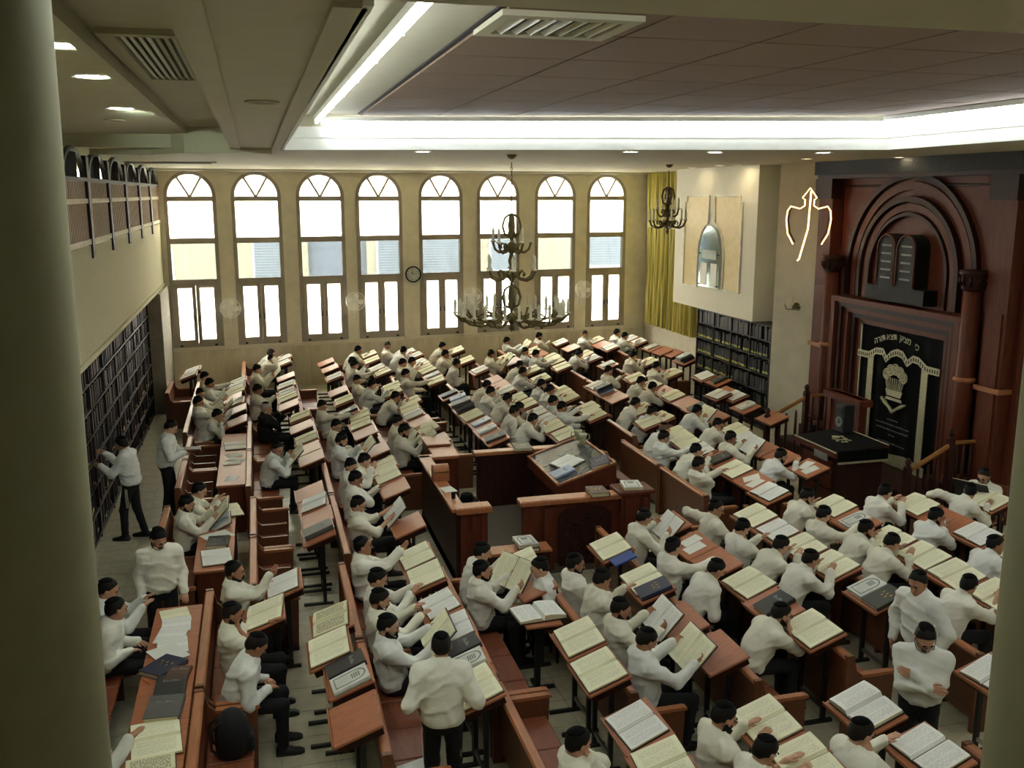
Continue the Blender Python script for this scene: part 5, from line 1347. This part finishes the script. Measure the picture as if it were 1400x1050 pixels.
def figure(lean, yaw, pitch, code, stand=False, sleeves=1.0, seed=0, legs=None):
    rn = random.Random(seed)
    th = R(lean); z0 = .94 if stand else .53
    u1 = np.array([math.sin(th * .75), 0, math.cos(th * .75)]); u2 = np.array([math.sin(th * 1.2), 0, math.cos(th * 1.2)])
    A1 = np.stack([np.array([u1[2], 0, -u1[0]]), [0, 1, 0], u1], 1); A2 = np.stack([np.array([u2[2], 0, -u2[0]]), [0, 1, 0], u2], 1)
    pel = np.array([-.02, 0, z0]); mid = pel + .2 * u1; nk = mid + .30 * u2
    nn = np.array([math.sin(th * .6 + .25), 0, math.cos(th * .6 + .25)])
    Hc = nk + .09 * nn + np.array([.025, 0, .038])
    Rh = rot('z', R(yaw)) @ rot('y', R(pitch))
    S = {s: nk - .085 * u2 + np.array([0, s * .18, 0]) for s in (1, -1)}
    dz = z0 - .53
    tx = .40 + .1 * min(max(lean, 0), 25) / 25; T = {1: np.array([tx, .10, .965]), -1: np.array([tx, -.12, .965])}; N = {1: (0, 0, -1.), -1: (0, 0, -1.)}
    pole = {s: np.array([-.15, s * .45, -1.]) for s in (1, -1)}
    curl = {1: 14, -1: 14}
    hp = lambda v: Hc + Rh @ np.array(v)
    if code == 'c' or code == 'C':
        s = -1 if code == 'c' else 1
        T[s] = hp((.125, s * .05, -.085)); N[s] = tuple(Rh @ np.array((0, -s * .8, .6))); pole[s] = np.array([.5, s * .3, -1]); curl[s] = 35
    elif code in 'hH':
        w = .23 if code == 'H' else .2
        for s in (1, -1): T[s] = np.array([.42, s * w, .97]); N[s] = (0.3, -s * 1., .5); curl[s] = 40
    elif code == 'l':
        for s in (1, -1): T[s] = np.array([.3, s * .08, .66]); curl[s] = 30
    elif code == 't':
        T[-1] = np.array([.40, -.2, 1.16]); N[-1] = (0, .9, .4); pole[-1] = np.array([0, -.5, -1]); T[1] = np.array([.42, .12, .9])
    elif code == 'd':
        T[-1] = np.array([.56, -.12, .98]); T[1] = np.array([.34, .1, .68])
    elif code == 'f':
        for s in (1, -1): T[s] = hp((.13, s * .05, -.05)); N[s] = tuple(Rh @ np.array((-.6, -s * .6, .4))); pole[s] = np.array([.5, s * .4, -1]); curl[s] = 30
    elif code == 'b':
        T[1] = np.array([-.16, .52, .93]); pole[1] = np.array([-.6, .4, .2]); T[-1] = np.array([.42, -.16, .93])
    elif code == 'reach':
        T[-1] = np.array([.5, -.12, 1.36]); T[1] = np.array([.46, .16, 1.22]); N = {1: (0, -1., 0), -1: (0, 1., 0)}
    elif code == 'bk':
        for s in (1, -1): T[s] = np.array([.36, s * .09, 1.1]); N[s] = (0, -s * 1., .3); curl[s] = 40
    elif code == 'tab':
        T[1] = np.array([.2, .22, .84]); T[-1] = np.array([.06, -.21, .80]); pole = {s: np.array([-1., s * .3, -.4]) for s in (1, -1)}
    elif code == 'dn':
        for s in (1, -1): T[s] = np.array([.14, s * .24, .98]); pole[s] = np.array([-1, s * .5, -.3])
    elif code == 'cr':
        for s in (1, -1): T[s] = np.array([.24, -s * .12, 1.16 + .05 * s]); pole[s] = np.array([-.1, s * 1., -.9]); N[s] = (-1., 0, 0)
    elif code == 'hd':
        for s in (1, -1): T[s] = np.array([.06, s * .26, .82]); N[s] = (0, -s * 1., 0)
    for s in (1, -1):
        T[s] = T[s] + np.array([rn.uniform(-.03, .03), rn.uniform(-.02, .02), 0])
    E = {}; W = {}; D = {}
    for s in (1, -1):
        hd = unit(T[s] - S[s]); wt = T[s] - .06 * hd
        E[s], W[s] = ik(S[s], wt, .285, .25, pole[s])
        D[s] = unit(unit(W[s] - E[s]) + .5 * unit(T[s] - W[s]))
    # legs
    K_ = {}; An = {}; Hj = {}
    for s in (1, -1):
        if stand:
            st_ = (legs or 0) * s
            Hj[s] = np.array([-.01, s * .09, z0 - .03]); K_[s] = np.array([.03 + st_ * .5, s * .1, .5]); An[s] = np.array([-.02 + st_, s * .1, .09])
        else:
            Hj[s] = np.array([.0, s * .09, .54]); K_[s] = np.array([.42, s * .13, .525]); An[s] = np.array([.36 + .08 * rn.random(), s * .13, .09])
            if legs == 'x' and s == -1: K_[s] = np.array([.44, -.06, .6]); An[s] = np.array([.72, .02, .42])
    bare = {s: W[s] + (E[s] - W[s]) * (0 if sleeves > .9 else .7) for s in (1, -1)}
    def head(P):
        p = (P - Hc) @ Rh
        d = ell(p, (-.012, 0, .028), (.098, .076, .088))
        d = smin(d, ell(p, (.022, 0, -.035), (.07, .06, .085)), .03)
        d = smin(d, np.linalg.norm(p - np.array([.06, 0, -.095]), axis=1) - .027, .03)
        d = smin(d, rcone(p, (.086, -.03, .03), (.086, .03, .03), .012, .012), .02)
        for s in (1, -1):
            so = np.linalg.norm(p - np.array([.102, s * .032, .008]), axis=1) - .014
            d = -smin(-d, so, .014)
        d = smin(d, rcone(p, (.09, 0, .014), (.114, 0, -.026), .008, .015), .012)
        d = smin(d, ell(p, (.085, 0, -.064), (.011, .024, .010)), .008)
        for s in (1, -1): d = smin(d, ell(p, (-.006, s * .081, -.006), (.022, .012, .034)), .01)
        return d
    def sit(P, d): return d if stand else np.where(P[:, 0] < .2, np.maximum(d, .449 - P[:, 2]), d)      # flat where the body rests on the seat
    def body(P):
        d = ell(P, pel, (.10, .14, .11), A1)
        d = smin(d, ell(P, mid - .02 * u1, (.095, .125, .15), A1), .05); d = smin(d, ell(P, mid + .13 * u2, (.10, .15, .17), A2), .05)
        d = smin(d, rcone(P, nk - .03 * u2, S[1], .05, .045), .04); d = smin(d, rcone(P, nk - .03 * u2, S[-1], .05, .045), .04)
        d = smin(d, rcone(P, nk - .05 * u2, Hc + Rh @ np.array([-.02, 0, -.06]), .062, .056), .025)
        d = smin(d, head(P), .015)
        for s in (1, -1):
            d = smin(d, rcone(P, S[s], E[s], .043, .036), .03); d = smin(d, rcone(P, E[s], W[s], .038, .027), .02)
            n = unit(np.asarray(N[s], float) - D[s] * (np.asarray(N[s], float) @ D[s])); a = np.cross(n, D[s])
            d = smin(d, ell(P, W[s] + .045 * D[s], (.05, .040, .017), np.stack([D[s], a, n], 1)), .02)
            d = smin(d, rcone(P, Hj[s], K_[s], .06, .045), .03); d = smin(d, rcone(P, K_[s], An[s], .045, .035), .02)
            d = smin(d, rcone(P, An[s] + np.array([0, 0, -.03]), An[s] + np.array([.1, 0, -.05]), .03, .025), .02)
        return sit(P, d)
    pts = np.array([pel, mid, nk, Hc] + [v for dd in (S, E, W, K_, An) for v in dd.values()])
    lo = pts.min(0) - .2; hi = pts.max(0) + .2; lo[2] = max(lo[2], -.03)
    V, Q = nets(body, lo, hi, .0135)
    mi = np.zeros(len(Q), int)
    mb = MB()
    for s in (1, -1):     # eyes and fingers
        M = Matrix([list(Rh[i]) + [Hc[i]] for i in range(3)] + [[0, 0, 0, 1]])
        mb.lathe([(.001, -.006), (.009, -.004), (.012, 0), (.009, .004), (.001, .006)], 8, 1, M @ Matrix.Translation((.088, s * .032, .008)) @ Matrix.Scale(.6, 4, (1, 0, 0)))
        n = unit(np.asarray(N[s], float) - D[s] * (np.asarray(N[s], float) @ D[s])); a = np.cross(n, D[s])
        for fi, (off, ln) in enumerate(((-.03, .060), (-.010, .074), (.010, .070), (.029, .055))):
            p = W[s] + .078 * D[s] + a * off; q = [p]; c0 = R(curl[s] * .5)
            for j in range(3):
                dr = D[s] * math.cos(c0) + n * math.sin(c0); p = p + dr * ln * (.45, .32, .23)[j]; q.append(p); c0 += R(curl[s] * (1.1, .9, 0)[j])
            mb.tube([q[0] - D[s] * .03] + q, [.0095, .0095, .009, .008, .005], 6, 0)
        sd = -s      # thumb leaves the side of the palm
        p0 = W[s] + .02 * D[s] + a * (.03 * (1 if np.dot(a, np.array([0, -s, 0.])) > 0 else -1)); oa = unit(p0 - W[s] - .02 * D[s])
        mb.tube([p0 - oa * .012, p0 + oa * .016 + D[s] * .022, p0 + oa * .02 + D[s] * .05 + n * .012, p0 + oa * .014 + D[s] * .07 + n * .02], [.013, .012, .010, .006], 6, 0)
    M = Matrix([list(Rh[i]) + [Hc[i]] for i in range(3)] + [[0, 0, 0, 1]])
    F2 = mb.f; V2 = np.array(mb.v); nV = len(V)
    me = np_mesh('person', [tuple(v) for v in V] + [tuple(v) for v in V2], [tuple(q) for q in Q.tolist()] + [tuple(i + nV for i in f) for f in F2], [SKINS[0], EYE], list(mi) + mb.m, True)
    ph = rn.random() * 6
    def shirt(P):
        d = ell(P, pel + .03 * u1, (.155, .195, .13), A1)
        d = smin(d, ell(P, mid - .03 * u1, (.156, .19, .17), A1), .05); d = smin(d, ell(P, mid + .13 * u2, (.15, .195, .2), A2), .06)
        for s in (1, -1): d = smin(d, rcone(P, nk - .035 * u2, S[s], .074, .070), .05)
        for s in (1, -1):
            d = smin(d, rcone(P, S[s], E[s], .076, .064), .06); d = smin(d, rcone(P, E[s], bare[s], .066, .047), .02)
        wv = np.sin(27 * P[:, 2] + 15 * P[:, 1] * np.sign(P[:, 1]) - 12 * P[:, 0] + 2.2 * np.sin(9 * P[:, 1] + 7 * P[:, 2] + ph) + ph)
        w2 = np.sin(44 * P[:, 2] - 19 * P[:, 0] + 13 * P[:, 1] + 1.7 * np.sin(13 * P[:, 0] + ph))
        d = d - .012 * np.maximum(wv, 0) ** 3 - .007 * np.maximum(w2, 0) ** 3 + .004
        return sit(P, d)
    pts = np.array([pel, mid, nk] + [v for dd in (S, E, W) for v in dd.values()])
    V, Q = nets(shirt, pts.min(0) - .22, pts.max(0) + .12, .0165)
    cb_ = MB(); ax = unit(nn * .6 + u2 * .4); fx = unit(np.array([1, 0, 0]) - ax * ax[0]); ring = []
    for (r, hgt) in ((.082, -.02), (.067, .05), (.075, .054), (.098, -.004)):
        for j in range(14):
            aa = 2 * math.pi * j / 14; dip = .018 * math.cos(aa)
            ring.append(tuple(nk - .01 * u2 + ax * (hgt - dip * (hgt > 0)) + fx * r * math.cos(aa) + np.array([0, 1, 0]) * r * math.sin(aa)))
    cb_.add(ring, [(i * 14 + j, i * 14 + (j + 1) % 14, (i + 1) * 14 + (j + 1) % 14, (i + 1) * 14 + j) for i in range(3) for j in range(14)])
    nV = len(V)
    ms = np_mesh('shirt', [tuple(v) for v in V] + cb_.v, [tuple(q) for q in Q.tolist()] + [tuple(i + nV for i in f) for f in cb_.f], [SHIRTS[0]], None, True)
    def trs(P):
        d = ell(P, pel + np.array([0, 0, -.02]), (.128, .172, .125), A1)
        for s in (1, -1):
            d = smin(d, rcone(P, Hj[s], K_[s], .088, .068), .04); d = smin(d, rcone(P, K_[s], An[s], .066, .055), .03)
        return sit(P, d + .003 * np.sin(40 * P[:, 2] + 13 * P[:, 0]) * np.sin(35 * P[:, 1] + ph))
    pts = np.array([pel] + [v for dd in (Hj, K_, An) for v in dd.values()]); lo = pts.min(0) - .16; lo[2] = .045
    V, Q = nets(trs, lo, pts.max(0) + .16, .021)
    mt = np_mesh('trousers', V, Q, [BLACKC], None, True)
    return dict(body=me, shirt=ms, trousers=mt, head=M, feet=[An[s] for s in (1, -1)], hands=W, T=T, z0=z0, pel=pel, Hc=Hc, legs=legs, stand=stand)
def put_person(fg, x, y, rz, label, flags='', grp=None, seed=0):
    rn = random.Random(seed)
    p = inst('person', fg['body'], None, (x, y, 0), (0, 0, rz)); tag(p, label, 'person', grp)
    p.material_slots[0].link = 'OBJECT'; p.material_slots[0].material = SKINS[rn.randrange(3)]
    s = inst('shirt', fg['shirt'], p); s.material_slots[0].link = 'OBJECT'; s.material_slots[0].material = BLACKC if 'k' in flags else SHIRTS[rn.randrange(3)]
    if 'k' in flags: s.name = 'coat'; s['label'] = 'black coat'
    inst('trousers', fg['trousers'], p)
    hk = 3 if 'o' in flags else 2 if 'n' in flags else rn.choice((0, 0, 0, 1, 1))
    M = fg['head']
    inst('hair', MESHC['hair', hk], p, M=M); inst('eyebrow', MESHC['brow', hk, 1], p, M=M); inst('eyebrow', MESHC['brow', hk, -1], p, M=M)
    inst('kippah', MESHC['kippah'], p, M=M @ Matrix.Rotation(R(-24), 4, 'Y'))
    if 'B' in flags or 'o' in flags: inst('beard', MESHC['Beard', hk], p, M=M)
    elif 'b' in flags: inst('beard', MESHC['beard', hk], p, M=M)
    if 'g' in flags: inst('glasses', MESHC['glasses'], p, M=M)
    for a in fg['feet']:
        tilt = 0 if a[2] < .2 else -.5
        inst('shoe', MESHC['shoe'], p, M=Matrix.Translation((a[0] + .02, a[1], max(a[2] - .09, 0))) @ Matrix.Rotation(tilt, 4, 'Y'))
    if fg['stand']:
        for sg in (1, -1):
            z = fg['z0']; inst('tzitzit', MESHC['tz'], p, (0, sg * .165, z - .02))
    return p
tz = MB()
for q in range(3): tz.tube([(-.012 + .012 * q, 0, .02), (-.02 + .016 * q, .02, -.12), (-.03 + .02 * q, .012, -.36)], .004, 4)
MESHC['tz'] = tz.mesh('tzitzit', [mat('cream wool', (214, 206, 178), .9)])
PH = {'r': 'reading at desk', 'c': 'resting head on hand', 'C': 'resting head on hand', 'h': 'holding a book', 'H': 'holding a big book', 'l': 'with lowered hands', 't': 'gesturing with one hand', 'd': 'one arm over desk', 'f': 'hands at face', 'b': 'one arm along bench'}
byrow = {}
for q in PEOPLE: byrow.setdefault(row_of(q[0]), []).append(q)
LIB = {}
seed = 0
for rw_, L in byrow.items():
    L.sort(key=lambda q: q[2])
    for k, (sec, x, y, lean, code, yaw, pitch, fl_) in enumerate(L):
        seed += 1
        near_ = y < 13.2
        if near_: fg = figure(lean, yaw, pitch, code, seed=seed, sleeves=1 if seed % 6 else .5, legs='x' if 'x' in fl_ else None)
        else:
            key = (code, int(round(lean / 14.)) * 14, int(round(max(-90, min(90, yaw)) / 45.)) * 45, 28)
            if key not in LIB: LIB[key] = figure(key[1], key[2], key[3], code, seed=seed)
            fg = LIB[key]
        who = 'grey-bearded person in black coat' if 'k' in fl_ else 'white-shirted person'
        put_person(fg, x, y, 0, '%s%s, %s from camera in %s row from left' % (who, '' if 'k' in fl_ else ' ' + PH[code], ORD[k + 1], ORD[ROWN[rw_]]), fl_, 'people on the benches', seed)
        if code in 'hH' and not (fl_ == 'b' and code == 'h' and sec == 'R3C'):
            kk = 'hb' if seed % 3 else 'hw'
            book(kk, Matrix.Translation((x + .46, y, .99)) @ tri_tilt(R(48)), '%s held by %s person from camera in %s row from left' % (KINDN[kk], ORD[k + 1], ORD[ROWN[rw_]]))
# standing and odd-placed people
fg = figure(6, -25, 20, 'reach', True, seed=201, legs=.12); put_person(fg, -2.1, 15.5, R(165), 'person in white shirt standing and reaching to the left bookcase', '', None, 301)
fg = figure(8, 0, 35, 'bk', True, seed=202, legs=.05); put_person(fg, -1.62, 16.45, R(-5), 'stout person standing in the left aisle holding a small book', '', None, 302)
flat('R', -1.2, 16.42, 1.14, 0, 'small book in the hands of the person standing in the aisle')
fg = figure(8, 25, 38, 'tab', True, seed=203); put_person(fg, -1.25, 11.05, R(-78), 'bearded person standing at the end of the bottom-left table facing camera', 'b', None, 303)
fg = figure(5, 0, 25, 'dn', True, seed=204); put_person(fg, 1.37, 7.45, R(82), 'person standing with back to the camera at the bottom centre', '', None, 304)
fg = figure(10, 20, 38, 'cr', True, seed=205); put_person(fg, 5.62, 6.68, R(-130), 'person standing with folded arms at the bottom right', 'bg', None, 305)
fg = figure(6, 10, 22, 'hd', True, seed=206); put_person(fg, 6.35, 7.65, R(-165), 'person standing in profile behind the one with folded arms', '', None, 306)
fg = figure(5, -10, 25, 'l', seed=207); put_person(fg, 3.07, 9.95, R(180), 'person on a stool facing left over a thick book', '', None, 307)
stl = thing('stool', 'plain wooden stool under the person facing left', 'stool', (3.08, 9.95, 0))
part('seat', MB().box((-.15, -.16, .4), (.13, .16, .44), bev=.01), [W_SEAT], stl)
for a, b in ((-.12, -.13), (-.12, .13), (.1, -.13), (.1, .13)): part('leg', MB().box((a - .015, b - .015, 0), (a + .015, b + .015, .4)), [W_DARK], stl)
dk = thing('pedestal_stand', 'small pedestal book stand before the person facing left', 'stand', (2.78, 9.3, 0))
part('top', MB().box((-.2, -.28, .86), (.2, .28, .885), bev=.006), [W_DESK], dk); part('post', MB().box((-.03, -.03, .03), (.03, .03, .86)), [BLACKM], dk); part('foot', MB().box((-.2, -.025, 0), (.2, .025, .03)).box((-.025, -.2, 0), (.025, .2, .03)), [BLACKM], dk)
flat('T', 2.78, 9.3, .886, -1.5, 'thick open book on the small pedestal stand')
book('hb', Matrix.Translation((2.74, 10.2, 1.02)) @ Matrix.Rotation(R(28), 4, 'Z') @ tri_tilt(R(52)), 'big open cream book shared by two people near the platform entrance')
fg = figure(10, 0, 30, 'h', seed=208); put_person(fg, 10.75, 11.75, R(205), 'bearded person seated by the near handrail reading towards the left', 'bg', None, 308)
book('hw', Matrix.Translation((10.3, 11.54, .985)) @ Matrix.Rotation(R(205), 4, 'Z') @ tri_tilt(R(55)), 'open white book held by the person near the near handrail')
chn = thing('chair', 'wooden chair under the person by the near handrail', 'chair', (10.78, 11.77, 0), R(205))
part('seat', MB().box((-.22, -.22, .41), (.22, .22, .445), bev=.01), [W_SEAT], chn); part('backrest', MB().box((-.26, -.22, .45), (-.22, .22, .95)), [W_BENCH], chn)
for a, b in ((-.2, -.2), (-.2, .2), (.2, -.2), (.2, .2)): part('leg', MB().box((a - .02, b - .02, 0), (a + .02, b + .02, .41)), [W_DARK], chn)
bg_ = thing('plastic_bag', 'white plastic bag standing beside the bottom-left table', 'bag', (-1.42, 7.35, .44))
part('sack', MB().lathe([(.09, 0), (.13, .08), (.12, .2), (.07, .3), (.1, .38)], 12), [mat('thin white plastic', (210, 214, 204), .35)], bg_, True)
for s in (-1, 1): part('bag_handle', MB().tube([(s * .05, -.04, .34), (s * .05, 0, .46), (s * .05, .04, .34)], .01, 6), [MATS['thin white plastic']], bg_, True)

# ------------------------------------------------------------------ odds and ends left about
bp_ = thing('backpack', 'black backpack standing on the bench at the bottom left', 'bag', (-.42, 8.15, .447))
part('body', MB().lathe([(.10, 0), (.15, .03), (.16, .2), (.14, .34), (.07, .42), (.01, .43)], 16), [BLACKC], bp_, True)
part('front_pocket', MB().box((.1, -.09, .05), (.19, .09, .2), bev=.02), [BLACKC], bp_)
for s in (-1, 1): part('strap', MB().tube([(-.08, s * .07, .36), (-.19, s * .07, .28), (-.18, s * .07, .1), (-.12, s * .07, .04)], .014, 6), [BLACKM], bp_)
hb_ = thing('shoulder_bag', 'black bag left on the far end of the dais', 'bag', (11.3, 17.35, PZ + .002))
part('body', MB().prism([(-.2, 0), (.2, 0), (.24, .22), (.12, .36), (-.12, .36), (-.24, .22)], 'y', -.14, .14), [BLACKC], hb_)
part('flap', MB().box((-.18, -.15, .24), (.18, -.14, .34)), [C_BLACK], hb_)
part('handle', MB().tube([(-.1, 0, .35), (-.06, 0, .46), (.06, 0, .46), (.1, 0, .35)], .014, 6), [BLACKM], hb_)
sheet(1.12, 7.5, .447, .3, 'white paper lying on the bench seat beside the standing person')
bf = part('blue_folder', MB().box((-.15, -.11, 0), (.15, .11, .02), bev=.004), [BLUEC], None, M=Matrix.Translation((4.22, 10.42, .95)) @ tri_tilt(DT)); tag(bf, 'bright blue folder sticking out beside an open book near the platform', 'folder')
